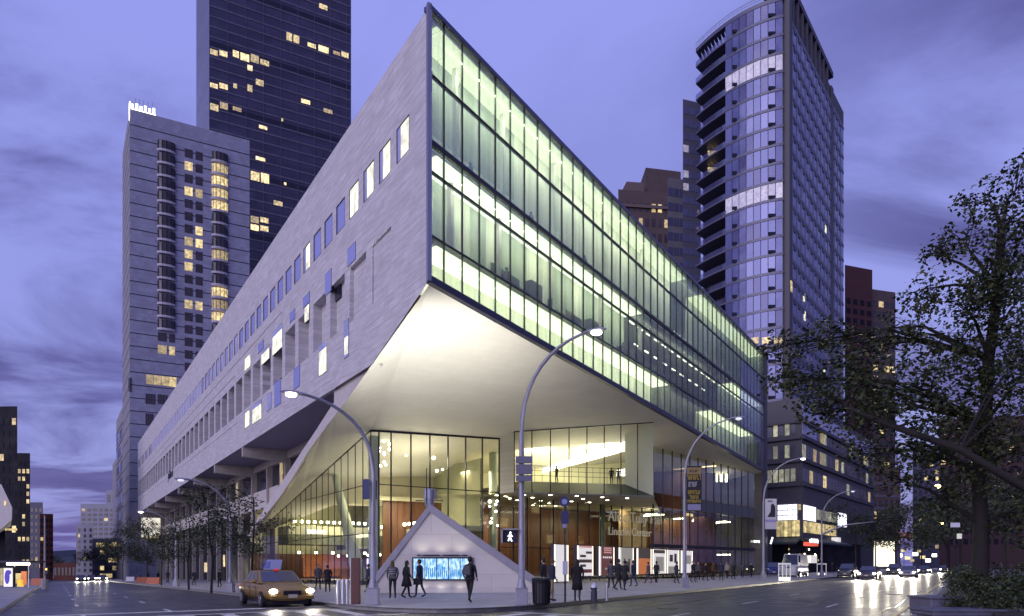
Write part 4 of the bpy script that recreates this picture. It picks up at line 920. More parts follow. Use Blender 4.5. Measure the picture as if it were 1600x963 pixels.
m = MB(); m.lathe((0, 0, 0), [(.11, 0), (.11, .01)], 16); m.v = [(c.x + v[0], c.y - .012 + v[2], c.z + v[1]) for v in m.v]; m.build('round_symbol', mat('pale_blue_plate', (.25, .28, .5), .5), bs)
for a0, b0, mm in ((799, 809, 'navy_sign'), (810, 818, 'navy_sign'), (819, 825, 'pale_blue_plate')): cbox('route_plate', MATS[mm], bs, 877.5 if a0 < 815 else 879, 888.5 if a0 < 815 else 885, a0, b0, y - .06, .03)
cbox('timetable_box', mat('timetable_white', (.5, .5, .62), .4), bs, 879.5, 887.5, 877, 898, y - .12, .1, .01)

# lit poster boxes along the entrance
PW = Fr((4.1, 57.5), dR, -1)
PST = [(866, 889, 'white', 'blank white lit poster box at the near end of the row'), (902, 928, 'news', 'lit poster box with pale sheets and dark pictures stacked in bands'), (936, 961, 'red', 'dark red lit poster box with white lettering'),
       (967, 991, 'grey', 'lit poster box with a grey portrait poster'), (995, 1019, 'orange', 'lit poster box with a black top and an orange lower half'), (1020, 1041, 'pale', 'lit poster box with a dark headline over a white sheet'),
       (1042, 1062, 'couple', 'lit poster box with dark figures on a white sheet'), (1064, 1083, 'last', 'farthest lit poster box, partly behind the street lamp')]
litposter = mat('lit_poster_white', (.8, .8, .75), .5, emis=(1, .95, .86), es=.6)
fluo = mat('poster_tube', (1, 1, .9), emis=(1, .9, .66), es=2.5, sample=False)
pcol = {'dark': mat('poster_dark', (.05, .04, .04), .5, emis=(.1, .06, .05), es=.25), 'red': mat('poster_maroon', (.10, .03, .03), .5, emis=(.25, .06, .05), es=.3), 'grey': mat('poster_grey', (.3, .29, .25), .5, emis=(.5, .47, .38), es=.4),
        'orange': mat('poster_orange', (.5, .16, .05), .5, emis=(.75, .22, .06), es=.5), 'pink': mat('poster_pink', (.5, .2, .2), .5, emis=(.8, .4, .35), es=.5)}
for x0, x1, kind, lb in PST:
    s0, s1 = PW.s_at(x0), PW.s_at(x1); X, Yp, _ = PW.pt((s0 + s1) / 2); o = thing('poster_box', lb, 'poster', (X, Yp, .15), 'lit poster boxes at the theatre entrance')
    W_ = s1 - s0; s1 = s0 + W_ * .93; zb, zt = .62, 3.3
    if kind == 'white': zb = .2
    piece('case', darkm, o, PW, s0 - .06, s1 + .06, -.3, 0, zb - .08, zt + .08)
    for q in (.12, .88): piece('leg', darkm, o, PW, s0 + W_ * q - .08, s0 + W_ * q + .02, -.2, -.1, .15, zb - .08)
    piece('poster', litposter, o, PW, s0 + .05, s1 - .05, -.02, .015, zb, zt)
    piece('light_tube', fluo, o, PW, s0, s0 + .09, -.02, .03, zb, zt); piece('light_tube', fluo, o, PW, s1 - .06, s1, -.02, .03, zb, zt)
    def pp(m, u0, u1, v0, v1, e=.022): piece('printed_area', m, o, PW, s0 + W_ * u0, s0 + W_ * u1, 0, e, zb + (zt - zb) * v0, zb + (zt - zb) * v1)
    if kind == 'news':
        for v0, v1, u0, u1, c in ((.94, 1, .1, .85, 'pink'), (.74, .82, .5, .86, 'dark'), (.62, .70, .15, .5, 'dark'), (.44, .55, .1, .86, 'dark'), (.3, .38, .15, .5, 'dark'), (.1, .22, .1, .86, 'red')): pp(pcol[c], u0, u1, v0, v1)
    if kind == 'red':
        pp(pcol['red'], .12, .88, .0, 1)
        for v in (.78, .86, .93): pp(pcol['pink'], .28, .76, v, v + .05, .026)
        for k in range(5): pp(litposter, .22 + k * .12, .30 + k * .12, .6, .66, .026)
        pp(pcol['grey'], .35, .7, .2, .26, .026)
    if kind == 'grey': pp(pcol['grey'], .14, .88, 0, 1); pp(pcol['dark'], .3, .7, .1, .6, .026); pp(pcol['grey'], .4, .6, .5, .68, .03)
    if kind == 'orange': pp(pcol['dark'], .1, .88, .62, 1); pp(pcol['orange'], .1, .88, 0, .62)
    if kind == 'pale': pp(pcol['dark'], .05, .9, .84, .98); pp(pcol['grey'], .2, .8, .1, .7)
    if kind == 'couple': pp(pcol['dark'], .2, .45, .5, .8); pp(pcol['dark'], .55, .75, .45, .85); pp(pcol['grey'], .1, .86, 0, .3)
    if kind == 'last': pp(pcol['grey'], .2, .8, .4, .8)
# low white frames standing by the kerb near the far end
wf = mat('white_lit_frame', (.7, .7, .68), .5, emis=(1, .98, .9), es=.25)
for x0, y0, n_, lb in ((1217, 908, 3, 'three-bay white metal newspaper frame at the kerb before the far lamp'), (1277, 899, 2, 'smaller white metal newspaper frame beside the signal arm lamp')):
    x, y, z = foot(x0, y0); o = thing('newspaper_frame', lb, 'rack', (x, y, z)); u = y / FP * (6.0 if n_ == 3 else 7)
    for k in range(n_ + 1): MB().box(x + k * u - .035, x + k * u + .035, y, y + .05, z, z + 1.5).build('upright', wf, o)
    MB().box(x - .05, x + n_ * u + .05, y, y + .05, z + 1.48, z + 1.62).build('top_rail', wf, o)
    for k in range(n_): MB().lathe((x + (k + .5) * u, y + .05, z + .05), [(.14, 0), (.16, .2), (.05, .3)], 8).build('lit_foot', mat('foot_light', (1, 1, 1), emis=(1, .95, .9), es=2, sample=False), o)

# ------------------------------------------------------------------ cars
def loft(mb, secs, mi=0):
    n = len(secs[0]); k = len(mb.v)
    for s_ in secs: mb.v += [tuple(p) for p in s_]
    for i in range(len(secs) - 1):
        for j in range(n):
            mb.f.append((k + i * n + j, k + i * n + (j + 1) % n, k + (i + 1) * n + (j + 1) % n, k + (i + 1) * n + j)); mb.m.append(mi)
    mb.f += [tuple(range(k, k + n))[::-1], tuple(range(k + (len(secs) - 1) * n, k + len(secs) * n))]; mb.m += [mi, mi]
tyre, rimmt, chrome = mat('tyre_rubber', (.015, .015, .016), .8), mat('wheel_rim', (.35, .35, .38), .35, metal=.8), mat('chrome', (.6, .6, .62), .15, metal=1)
cglass = mat('car_glass', (.03, .035, .06), .08, spec=1)
hlm = mat('headlight_glow', (1, 1, 1), emis=(1, .93, .72), es=18); tlm = mat('tail_light', (.4, .02, .02), .3, emis=(1, .05, .03), es=.5)
def car(name, label, cat, x, y, z, heading, body, kind='sedan', lights=False, group=None, energy=60, plate=True):
    o = thing(name, label, cat, (x, y, z), group); o.rotation_euler = (0, 0, heading)
    Lh, Wd = (2.65, .98) if kind == 'sedan' else (2.4, .96) if kind == 'suv' else (3.6, 1.1)
    belt, roof = (1.0, 1.46) if kind == 'sedan' else (1.12, 1.75) if kind == 'suv' else (1.5, 2.9)
    nose = .72 if kind == 'sedan' else .9 if kind == 'suv' else 1.4
    prof = [(-Lh, .34, .78, .80), (-Lh + .12, .26, .98 * belt, .93), (-Lh * .72, .22, belt, 1.0), (-Lh * .3, .2, belt, 1.0), (Lh * .1, .2, belt, 1.0), (Lh * .42, .2, belt * .98, 1.0), (Lh * .75, .22, nose + .16, .97), (Lh - .14, .26, nose + .06, .9), (Lh, .36, nose - .06, .78)]
    secs = []
    for px_, zlo, zhi, ws in prof:
        wv_ = Wd * ws; mid = (zlo + zhi) / 2
        secs.append([(px_, -wv_ * .9, zlo), (px_, -wv_, mid), (px_, -wv_ * .97, zhi - .12), (px_, -wv_ * .82, zhi), (px_, 0, zhi + .03), (px_, wv_ * .82, zhi), (px_, wv_ * .97, zhi - .12), (px_, wv_, mid), (px_, wv_ * .9, zlo)])
    m = MB(); loft(m, secs); bo = m.build('body', body, o, world=False, smooth=True)
    sd_ = bo.modifiers.new('s', 'SUBSURF'); sd_.levels = sd_.render_levels = 1
    if kind == 'van': gx = (-Lh + .05, -Lh + .1, Lh * .52, Lh * .78)
    elif kind == 'suv': gx = (-Lh + .15, -Lh + .55, Lh * .1, Lh * .5)
    else: gx = (-Lh * .74, -Lh * .44, Lh * .1, Lh * .44)
    m = MB(); bw, tw = Wd * .88, Wd * .72
    P = [(gx[0], bw, belt - .02), (gx[1], tw, roof - .03), (gx[2], tw, roof - .01), (gx[3], bw, belt - .02)]
    lo = [(gx[0], -bw), (gx[3], -bw), (gx[3], bw), (gx[0], bw)]; hi = [(gx[1], -tw), (gx[2], -tw), (gx[2], tw), (gx[1], tw)]
    v = [(a_, b_, belt - .04) for a_, b_ in lo] + [(a_, b_, roof) for a_, b_ in hi]
    m.add(v, [(0, 1, 5, 4), (1, 2, 6, 5), (2, 3, 7, 6), (3, 0, 4, 7), (4, 5, 6, 7)]); m.build('cabin', body, o, world=False, bevel=.06)
    def glassq(nm, idx, a_, b_, c_, d_, off):
        q = [Vector(v[i]) for i in idx]; n = (q[1] - q[0]).cross(q[3] - q[0]).normalized()
        f = lambda s_, t_: q[0].lerp(q[1], s_).lerp(q[3].lerp(q[2], s_), t_) + n * off
        MB().poly([f(a_, c_), f(b_, c_), f(b_, d_), f(a_, d_)]).build(nm, cglass, o, world=False)
    glassq('windscreen', (1, 2, 6, 5), .05, .95, .1, .93, .015); glassq('rear_window', (3, 0, 4, 7), .07, .93, .12, .9, .015)
    if kind != 'van':
        for idx in ((0, 1, 5, 4), (2, 3, 7, 6)):
            for a_, b_ in ((.10, .34), (.37, .62), (.65, .9)): glassq('side_window', idx, a_, b_, .14, .88, .015)
    else:
        for idx in ((0, 1, 5, 4), (2, 3, 7, 6)): glassq('side_window', idx, .8 if idx[0] == 0 else .04, .96 if idx[0] == 0 else .2, .3, .85, .015)
    wr = .33 if kind != 'van' else .42
    for sx_ in (-Lh * .6, Lh * .62):
        for sy in (-1, 1):
            wv_ = MB(); wv_.lathe((0, 0, 0), [(wr * .62, -.11), (wr, -.09), (wr, .09), (wr * .62, .11)], 20); wv_.v = [(sx_ + p[0], sy * (Wd - .1) + p[2], wr + p[1]) for p in wv_.v]; wo = wv_.build('wheel', tyre, o, world=False)
            rm = MB(); rm.lathe((0, 0, 0), [(wr * .6, -.115), (wr * .6, .115)], 14); rm.v = [(sx_ + p[0], sy * (Wd - .09) + p[2], wr + p[1]) for p in rm.v]; rm.build('rim', rimmt, wo, world=False)
    for sy in (-1, 1):
        hm = MB(); hm.ball((Lh - .07, sy * Wd * .72, nose - .04), .13, sc=(.6, 1.25, .75)); hl = hm.build('headlight', hlm if lights else chrome, o, world=False, smooth=True)
        MB().box(-Lh - .01, -Lh + .1, sy * Wd * .7 - .16, sy * Wd * .7 + .16, .72, .86).build('tail_light', tlm, o, world=False)
        MB().ball((gx[3] - .15, sy * (Wd + .06), belt + .05), .11, sc=(.7, 1, .75)).build('wing_mirror', body, o, world=False, smooth=True)
        if lights: lamp('headlamp_beam', 'SPOT', (Lh + .16, sy * Wd * .72, nose - .02), energy, (1, .9, .7), target=(Lh + (12 if energy < 200 else 26), sy * Wd * .9, -.3), size=.06, spot=62 if energy < 200 else 40, blend=.8, parent=o, world=False)
    MB().box(Lh - .03, Lh + .02, -.34, .34, nose - .2, nose - .02).build('grille', darkm, o, world=False)
    MB().box(Lh - .04, Lh + .05, -Wd * .86, Wd * .86, .36, .52).build('bumper', body, o, world=False, bevel=.03)
    if plate: MB().box(Lh + .05, Lh + .07, -.17, .17, .42, .56).build('number_plate', mat('plate', (.5, .45, .4), .5), o, world=False)
    MB().box(-Lh * .9, Lh * .9, -Wd * .7, Wd * .7, .16, .3).build('underbody', darkm, o, world=False)
    return o
yellow = mat('taxi_yellow', (.23, .145, .03), .3, spec=.7); black_p = mat('black_car_paint', (.02, .02, .03), .2, spec=.8); white_p = mat('white_van_paint', (.45, .47, .5), .35); silver_p = mat('silver_car_paint', (.3, .3, .33), .3, metal=.5); blue_p = mat('blue_van_paint', (.03, .05, .22), .4)
hd65 = math.atan2(-.832, .554)
tx = car('taxi', 'yellow taxi with blazing headlights and a roof advertising box waiting at the side street crossing', 'taxi', -10.0, 28.75, ground(-10.0, 28.75), hd65, yellow, lights=True, energy=130)
m = MB(); m.prism([(-1.0, -.22, 1.5), (.15, -.22, 1.5), (-.05, -.1, 1.92), (-.85, -.1, 1.92)], (0, .44, 0)); m.build('roof_sign', mat('roof_advert', (.26, .28, .48), .4), tx, world=False)
for sy in (-1, 1):
    for xx in (-1.05, -.1, .95): MB().box(xx, xx + .018, sy * .985 - .006, sy * .985 + .006, .42, .93).build('door_seam', darkm, tx, world=False)
    for xx in (-.35, .62): MB().box(xx, xx + .16, sy * 1.0 - .015, sy * 1.0 + .015, .78, .81).build('door_handle', darkm, tx, world=False)
MB().prism([(-.93, -.225, 1.56), (.06, -.225, 1.56), (-.08, -.115, 1.85), (-.80, -.115, 1.85)], (0, -.012, 0)).build('advert_panel', mat('advert_blue', (.10, .12, .36), .4), tx, world=False)
MB().box(.22, .34, -.08, .08, 1.47, 1.53).build('roof_lamp', tlm, tx, world=False)
# far cars with headlamps on, down the side street
for px, py, lb in ((126, 909, 'far car with headlights on, leftmost in the side street'), (143, 908, 'far car with headlights on, middle of the side street traffic'), (160, 908, 'far car with headlights on, nearest the kerb down the side street')):
    x, y, z = foot(px, py, 0); x, y = x, y
    car('car', lb, 'car', x, y, ground(x, y), hd65, black_p, lights=True, group='cars coming up the side street', energy=3000)
hdB = math.atan2(-dR[1], -dR[0])
for s_, n_, lb, kd, b_ in ((62, 4.6, 'dark saloon leading the oncoming traffic on the avenue, headlights on', 'sedan', black_p), (78, 7.3, 'silver saloon with headlights on, second of the oncoming cars', 'sedan', silver_p), (96, 4.4, 'dark estate car with headlights on behind the leading saloon', 'suv', black_p),
                         (118, 7.2, 'far dark car with headlights on in the right lane of the avenue', 'sedan', black_p), (140, 9.8, 'farthest car with headlights on by the median', 'sedan', black_p)):
    x, y = bway(s_, n_); car('car', lb, 'car', x, y, ground(x, y), hdB, b_, kind=kd, lights=True, group='cars driving along the avenue', energy=6000)
x, y = bway(74, .9); car('car', 'black estate car parked at the kerb in front of the bright shop window', 'car', x, y, ground(x, y), hdB, black_p, kind='suv')
x, y = bway(68, 1.3); car('van', 'pale delivery van parked at the far kerb by the shops', 'van', x - 4.6, y + 3, ground(x, y), hdB, white_p, kind='van')
x, y = at(1208, 870, 92)[:2]; car('car', 'dark blue car standing behind the far lamp post', 'car', x, y, .15, 4.4, blue_p, kind='suv')

# ------------------------------------------------------------------ people
skin_m = [mat('skin_light', (.42, .27, .2), .6), mat('skin_brown', (.2, .11, .07), .6)]
cloth = {n: mat('cloth_' + n, c, .85, var=.12, vscale=6) for n, c in dict(black=(.012, .012, .015), navy=(.02, .022, .05), grey=(.07, .07, .08), khaki=(.28, .24, .16), denim=(.04, .05, .10), brown=(.07, .045, .03), stripe=(.3, .3, .33), beige=(.3, .27, .22), red=(.2, .03, .03)).items()}
hair_m = [mat('hair_dark', (.015, .01, .008), .7), mat('hair_brown', (.08, .045, .02), .7)]
shoe = mat('shoe_leather', (.012, .011, .01), .4)
DG = None
def person(px, py, label, heading, h=1.74, stride=.0, top='black', legs='black', coat=0., bag=None, hat=False, hair=0, longhair=False, skin=0, arm=.15, lift=.15, loc=None, armup=False, group=None, bend=0.):
    """stands at the photo pixel of its feet, facing heading; stride is the half step, coat the hem height"""
    x, y, z = foot(px, py, lift) if loc is None else loc
    o = thing('person', label, 'person', (x, y, z), group); o.rotation_euler = (0, 0, heading)
    me = bpy.data.meshes.new('skeleton'); s_ = stride; k = h / 1.74
    V = [(0, 0, .96), (.01 + bend * .3, 0, 1.15), (.02 + bend * .7, 0, 1.36), (.01 + bend, 0, 1.5), (.03 + bend, 0, 1.60)]; Rr = [(.15, .12), (.135, .105), (.155, .11), (.055, .055), (.05, .05)]
    E_ = [(0, 1), (1, 2), (2, 3), (3, 4)]
    for sg in (1, -1):
        st = s_ * sg; b0 = len(V)
        V += [(0, .095 * sg, .9), (st * .55 + .03, .10 * sg, .50), (st * 1.0 - .02 - (.06 if st < 0 else 0), .10 * sg, .09 + (.05 if st < 0 else 0)), (st * 1.0 + .14, .115 * sg, .035 + (.01 if st < 0 else 0))]
        Rr += [(.095, .095), (.06, .06), (.042, .042), (.04, .034)]; E_ += [(0, b0), (b0, b0 + 1), (b0 + 1, b0 + 2), (b0 + 2, b0 + 3)]
        a0 = len(V); sw = -st * .5
        if armup and sg == 1: A = [(.03 + bend, .19 * sg, 1.42), (.18 + bend, .3 * sg, 1.30), (.32 + bend, .32 * sg, 1.42)]
        else: A = [(.0 + bend * .8, .20 * sg, 1.42), (sw * .35 - .02 + bend * .6, .25 * sg, 1.16), (sw * .8 + arm * .6 + bend * .6, .22 * sg, .93)]
        V += A; Rr += [(.06, .06), (.046, .046), (.03, .03)]; E_ += [(2, a0), (a0, a0 + 1), (a0 + 1, a0 + 2)]
        if sg == 1: HL = A[2], A[1]
        else: HR = A[2], A[1]
    me.from_pydata([(a_ * k, b_ * k, c_ * k) for a_, b_, c_ in V], E_, [])
    t_ = bpy.data.objects.new('skeleton', me); col.objects.link(t_)
    sk = t_.modifiers.new('s', 'SKIN'); sk.use_smooth_shade = True
    for i, r_ in enumerate(Rr): me.skin_vertices[0].data[i].radius = (r_[0] * k, r_[1] * k)
    me.skin_vertices[0].data[0].use_root = True
    ss = t_.modifiers.new('u', 'SUBSURF'); ss.levels = ss.render_levels = 1
    bpy.context.view_layer.update(); dg = bpy.context.evaluated_depsgraph_get()
    em = t_.evaluated_get(dg).to_mesh(); m = MB(); m.v = [tuple(v.co) for v in em.vertices]; m.f = [tuple(p.vertices) for p in em.polygons]
    m.m = []
    for p in em.polygons:
        c = p.center / k
        m.m.append(3 if c.z < .1 else 2 if c.z < .98 and not (abs(c.y) > .17 and c.z > .8) else 0 if c.z > 1.5 or (abs(c.y) > .17 and c.z < .97) else 1)
    t_.evaluated_get(dg).to_mesh_clear(); bpy.data.objects.remove(t_)
    hc = Vector((.04 + bend, 0, 1.635)) * k
    m.ball(hc, .098 * k, n=12, m=8, sc=(1.0, .80, 1.18)); m.ball(hc + Vector((.098, 0, -.01)) * k, .018 * k, n=6, m=4); m.ball(hc + Vector((0, .08, -.01)) * k, .022 * k, n=6, m=4); m.ball(hc + Vector((0, -.08, -.01)) * k, .022 * k, n=6, m=4)
    for hd, el in (HL, HR):
        w_ = Vector(hd) * k; d_ = (w_ - Vector(el) * k).normalized(); sgn = 1 if w_.y > 0 else -1
        m.ball(w_ + d_ * .04 * k, .038 * k, n=8, m=5, sc=(.9, .5, 1.1))
        for q in range(4):
            f0 = w_ + d_ * .065 * k + Vector(((q - 1.5) * .017, 0, 0)) * k; f1 = f0 + d_ * (.045 + .008 * (q in (1, 2))) * k; m.tube([f0, f1, f1 + (d_ * .018 + Vector((0, -sgn * .012, 0))) * k], [.009, .008, .006], 5)
        f0 = w_ + d_ * .02 * k + Vector((.026, 0, 0)) * k; m.tube([f0, f0 + (d_ * .03 + Vector((.02, 0, 0))) * k], [.01, .007], 5)
    m.m += [0] * (len(m.f) - len(m.m))
    m.build('body', [skin_m[skin], cloth[top], cloth[legs], shoe], o, world=False, smooth=True)
    hm = MB(); hm.ball(hc + Vector((-.018, 0, .022)) * k, .108 * k, n=12, m=7, sc=(.98, .86, 1.12))
    hm.v = [(a_ if not (a_ > hc.x + .05 * k and c_ < hc.z + .06 * k) else hc.x + .03 * k, b_, c_) for a_, b_, c_ in hm.v]
    if longhair: hm.ball(hc + Vector((-.06, 0, -.12)) * k, .1 * k, sc=(.6, .95, 1.5))
    hm.build('hair', hair_m[hair], o, world=False, smooth=True)
    if coat:
        cm = MB(); n = 16; rings = [(1.47, .10, .15, 0), (1.43, .135, .20, 0), (1.25, .145, .19, 0), (1.05, .14, .175, 0), (.9, .165, .20, 0), (coat + .02, .17 + (.9 - coat) * .12 + abs(s_) * .25, .2 + (.9 - coat) * .08, 0), (coat, .16 + abs(s_) * .25, .19, 0)]
        for zz_, ax, ay, _ in rings:
            bx = bend * max(0, min(1, (zz_ - .95) / .45)) * .8
            for j in range(n): t = 2 * math.pi * j / n; cm.v.append(((ax * math.cos(t) + .01 + bx) * k, ay * math.sin(t) * k, zz_ * k))
        for i in range(len(rings) - 1):
            for j in range(n): cm.f.append((i * n + j, i * n + (j + 1) % n, (i + 1) * n + (j + 1) % n, (i + 1) * n + j)); cm.m.append(0)
        cm.build('coat', cloth[top], o, world=False, smooth=True)
    if bag == 'pack': MB().box(-.3 * k, -.12 * k, -.15 * k, .15 * k, 1.05 * k, 1.42 * k).build('backpack', cloth['grey'], o, world=False, bevel=.05)
    if bag == 'hand': MB().prism([(-.16, .27, .62), (.16, .27, .62), (.13, .27, .88), (-.13, .27, .88)], (0, .1, 0)).build('shoulder_bag', cloth['black'], o, world=False, bevel=.02); MB().tube([(-.1, .31, .86), (0, .2, 1.45), (.1, .31, .86)], .012, 4).build('strap', cloth['black'], o, world=False)
    if bag == 'stripe': 
        for zz_ in (1.1, 1.2, 1.3):
            rg = MB(); rg.lathe((0, 0, 0), [(.155, zz_), (.158, zz_ + .035)], 16); rg.v = [(a_ * .98 + .01, b_ * 1.28, c_) for a_, b_, c_ in rg.v]; rg.build('sweater_stripe', cloth['stripe'], o, world=False)
    return o
UPS = math.pi / 2
person(613.5, 936, 'person in a dark striped top, leftmost of those before the video screen', 1.9, 1.68, .07, 'grey', 'black', bag='stripe', coat=.93, hair=1, longhair=True)
person(635, 935, 'person in a knee-length black coat, second from the left before the screen', .6, 1.68, .22, 'black', 'black', coat=.55, longhair=True)
person(656, 934, 'person carrying a shoulder bag, passing the left end of the screen', 2.9, 1.74, .17, 'navy', 'denim', coat=.86, bag='hand')
person(734, 942, 'person in a dark jacket with a backpack walking past the right end of the screen', 1.2, 1.78, .22, 'black', 'black', coat=.88, bag='pack', skin=1)
person(862, 940, 'person in a navy jacket and khaki trousers beside the black litter bin', .2, 1.72, .08, 'navy', 'khaki', coat=.9, hair=1)
person(850, 934, 'person in black standing just behind the litter bin', 2.6, 1.76, .05, 'black', 'black', coat=.85)
person(902, 940, 'person in a long wide black coat right of the bus stop pole', 1.4, 1.68, .10, 'black', 'grey', coat=.48, longhair=True)
person(966, 922, 'person in black in front of the grey portrait poster', .4, 1.8, .25, 'black', 'black', coat=.8)
person(976, 923, 'person in dark clothes beside the one passing the grey portrait poster', .9, 1.7, .18, 'black', 'navy', coat=.62, bag='hand')
person(955, 920, 'person in a dark coat in front of the maroon poster', 1.9, 1.72, .12, 'grey', 'black', coat=.7)
person(990, 917, 'person in a navy jacket between the grey and the orange posters', 2.4, 1.74, .16, 'navy', 'denim', coat=.85)
person(1025.5, 911, 'person in a black suit standing before the pale poster', .8, 1.78, .06, 'black', 'black', coat=.78)
person(1013, 912, 'person in grey walking past the orange poster', 2.9, 1.7, .24, 'grey', 'denim', coat=.84)
person(1057, 912, 'person in violet-grey passing the poster with two figures', .2, 1.7, .2, 'navy', 'black', coat=.86)
FAR = [(1083, 910, 'black', .8, 'left of the dark group right of the banner lamp'), (1091, 907, 'grey', .9, 'grey-coated one of the dark group right of the banner lamp'), (1102, 908, 'black', .7, 'in the middle of the group under the dark balcony'), (1114, 906, 'brown', .85, 'brown-coated one of the group under the dark balcony'),
       (1127, 908, 'navy', .8, 'walking alone under the dark balcony'), (1136, 904, 'beige', .85, 'beige-jacketed, near the small lit shop sign'), (1146, 905, 'black', .6, 'long-coated, near the small lit shop sign'), (1160, 903, 'grey', .9, 'left of the far white-banner lamp'), (1174, 902, 'black', .8, 'just left of the far white-banner lamp'), (1232, 899, 'black', .8, 'right of the three-bay white frame'), (1262, 897, 'navy', .8, 'before the lit kiosk panel'), (1300, 896, 'black', .8, 'beside the parked pale van')]
for i, (px, py, t_, c_, lb) in enumerate(FAR): person(px, py, 'person ' + lb, rnd.uniform(0, 6.2), rnd.uniform(1.62, 1.82), rnd.uniform(.05, .25), t_, 'black', coat=c_, hair=i % 2, group='people walking along the avenue pavement')
for i, (px, py, lb) in enumerate(((512, 926, 'in black by the lobby glass, right of the taxi'), (497, 922, 'in grey by the lobby glass behind the taxi headlight'), (303, 915, 'standing under the first small street tree'), (247, 910, 'in black near the orange barriers'), (231, 909, 'in grey near the orange barriers'), (262, 911, 'in navy passing the unlit shop windows'), (343, 918, 'walking between two small street trees'), (218, 907, 'farthest along the side street pavement'), (576, 925, 'in dark blue beside the corner lamp base'))):
    person(px, py, 'person ' + lb, rnd.uniform(0, 6.2), rnd.uniform(1.62, 1.8), rnd.uniform(.05, .22), ('black', 'grey', 'navy')[i % 3], 'black', coat=.8, group='people on the side street pavement')
for px, lb, au, tp_ in ((871, 'dark figure leaning on the rail at the left of the hanging studio window', True, 'black'), (957, 'dark figure in the hanging studio window, left one of the standing pair', False, 'black'), (968, 'grey figure with one arm out, right of the pair in the hanging studio', True, 'grey')):
    a_ = FS.s_at(px, -3.6); p = FS.pt(a_, -3.9, 10.12); person(0, 0, lb, 1.2 if px > 900 else 2.4, 1.78, .05, tp_, tp_, loc=p, armup=au)
person(1566, 905, 'person in dark clothes sitting out the dusk on the shaded median path', 2.0, 1.7, .12, 'grey', 'denim', coat=.8)
person(14, 916, 'person at the lit bus shelter on the far left pavement', 1, 1.7, .05, 'black', 'black', coat=.8)

# ------------------------------------------------------------------ buildings behind
D2 = (.889, .458)
def tower_body(fr, w_, side, depth, z0, z1, m, parent, name='wall'):
    """fr front line of width w_; side direction in plan goes back from its start"""
    p = [fr.pt(0)[:2], fr.pt(w_)[:2]]; q = [(p[1][0] + side[0] * depth, p[1][1] + side[1] * depth), (p[0][0] + side[0] * depth, p[0][1] + side[1] * depth)]
    return MB().prism([(*v, z0) for v in p + q], (0, 0, z1 - z0)).build(name, m, parent)
t1 = thing('stone_tower', 'pale stone apartment tower with stacked bow windows and a lit crown at its corner', 'tower', (-101, 182, -2))
F1 = Fr(at(203, 880, 180)[:2], D2, -1); W1 = F1.s_at(390)
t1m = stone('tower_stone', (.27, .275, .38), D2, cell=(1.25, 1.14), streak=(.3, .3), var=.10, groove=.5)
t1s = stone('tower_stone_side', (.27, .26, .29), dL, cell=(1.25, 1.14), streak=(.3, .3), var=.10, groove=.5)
def zt1(py, px=203): return F1.sz(px, py)[1]
ZT1 = zt1(170)
tower_body(F1, W1, (-.554, .832), 24, -5, ZT1, t1m, t1)
F1s = Fr(at(203, 880, 180)[:2], dL, 1)
piece('side_cladding', t1s, t1, F1s, .02, 24, -.1, .03, -5, ZT1 - .02)
for k in range(30):
    z = ZT1 - 4.2 - 3.43 * k
    piece('floor_joint', darkm, t1, F1, .02, W1 - .02, 0, .05, z, z + .2)
    piece('floor_joint', darkm, t1, F1s, .06, 23.9, .02, .07, z, z + .2)
brz = mat('bronze_window', (.05, .04, .05), .2, var=.3, vscale=.4)
litb = mat('lit_apartment', (.5, .4, .2), .6, emis=(1, .78, .34), es=.6, randv=.7, sample=False)
rim1 = mat('tower_pale_rim', (.42, .40, .46), .6)
def bow(s0, s1, zc, lit):
    sm, hw = (s0 + s1) / 2, (s1 - s0) / 2; P = []
    for j in range(7): t = math.pi * j / 6; P.append((sm - hw * math.cos(t), .85 * math.sin(t)))
    m = MB(); m.prism([F1.pt(a_, b_, zc - 1.15) for a_, b_ in P], (0, 0, 2.3)); m.build('bow_window', litb if lit else brz, t1)
    m = MB(); m.prism([F1.pt(sm + (a_ - sm) * 1.05, b_ * 1.1 + .02, zc - 1.75) for a_, b_ in P], (0, 0, .6)); m.build('bow_sill', rim1, t1)
    m = MB()
    for j in range(1, 6): p = F1.pt(sm + (P[j][0] - sm), P[j][1] + .02, zc); m.tube([(p[0], p[1], zc - 1.15), (p[0], p[1], zc + 1.15)], .09, 4)
    m.build('mullions', darkm, t1)
sA, sB, sC_, sD = F1.s_at(246), F1.s_at(274), F1.s_at(331), F1.s_at(356); m0, m1, m2, m3 = F1.s_at(288.5), F1.s_at(301), F1.s_at(305.5), F1.s_at(316.5)
litR = {1, 2, 3, 4, 8, 11, 12, 13}; litM = {(1, 0), (3, 0), (6, 1), (7, 0), (7, 1), (9, 0), (8, 0), (12, 0), (12, 1), (3, 1)}
zR0 = zt1(229, 260)
for k in range(15): bow(sA, sB, zR0 - 3.43 * k, k in (5,) and False)
for k in range(17): bow(sC_, sD, F1.sz(343, 246)[1] - 3.43 * k, k in litR)
zM = F1.sz(302, 242)[1]
for k in range(19):
    for j, (a0, b0) in enumerate(((m0, m1), (m2, m3))): piece('window_pane', litb if (k, j) in litM else brz, t1, F1, a0, b0, -.1, .06, zM - 3.43 * k - 1.15, zM - 3.43 * k + 1.15)
for k in (15, 16):
    for j, (a0, b0) in enumerate(((sA + .1, sA + 2.2), (sA + 2.8, sB - .1))): piece('window_pane', litb if k == 16 else brz, t1, F1, a0, b0, -.1, .06, zR0 - 3.43 * k - 1.15, zR0 - 3.43 * k + 1.15)
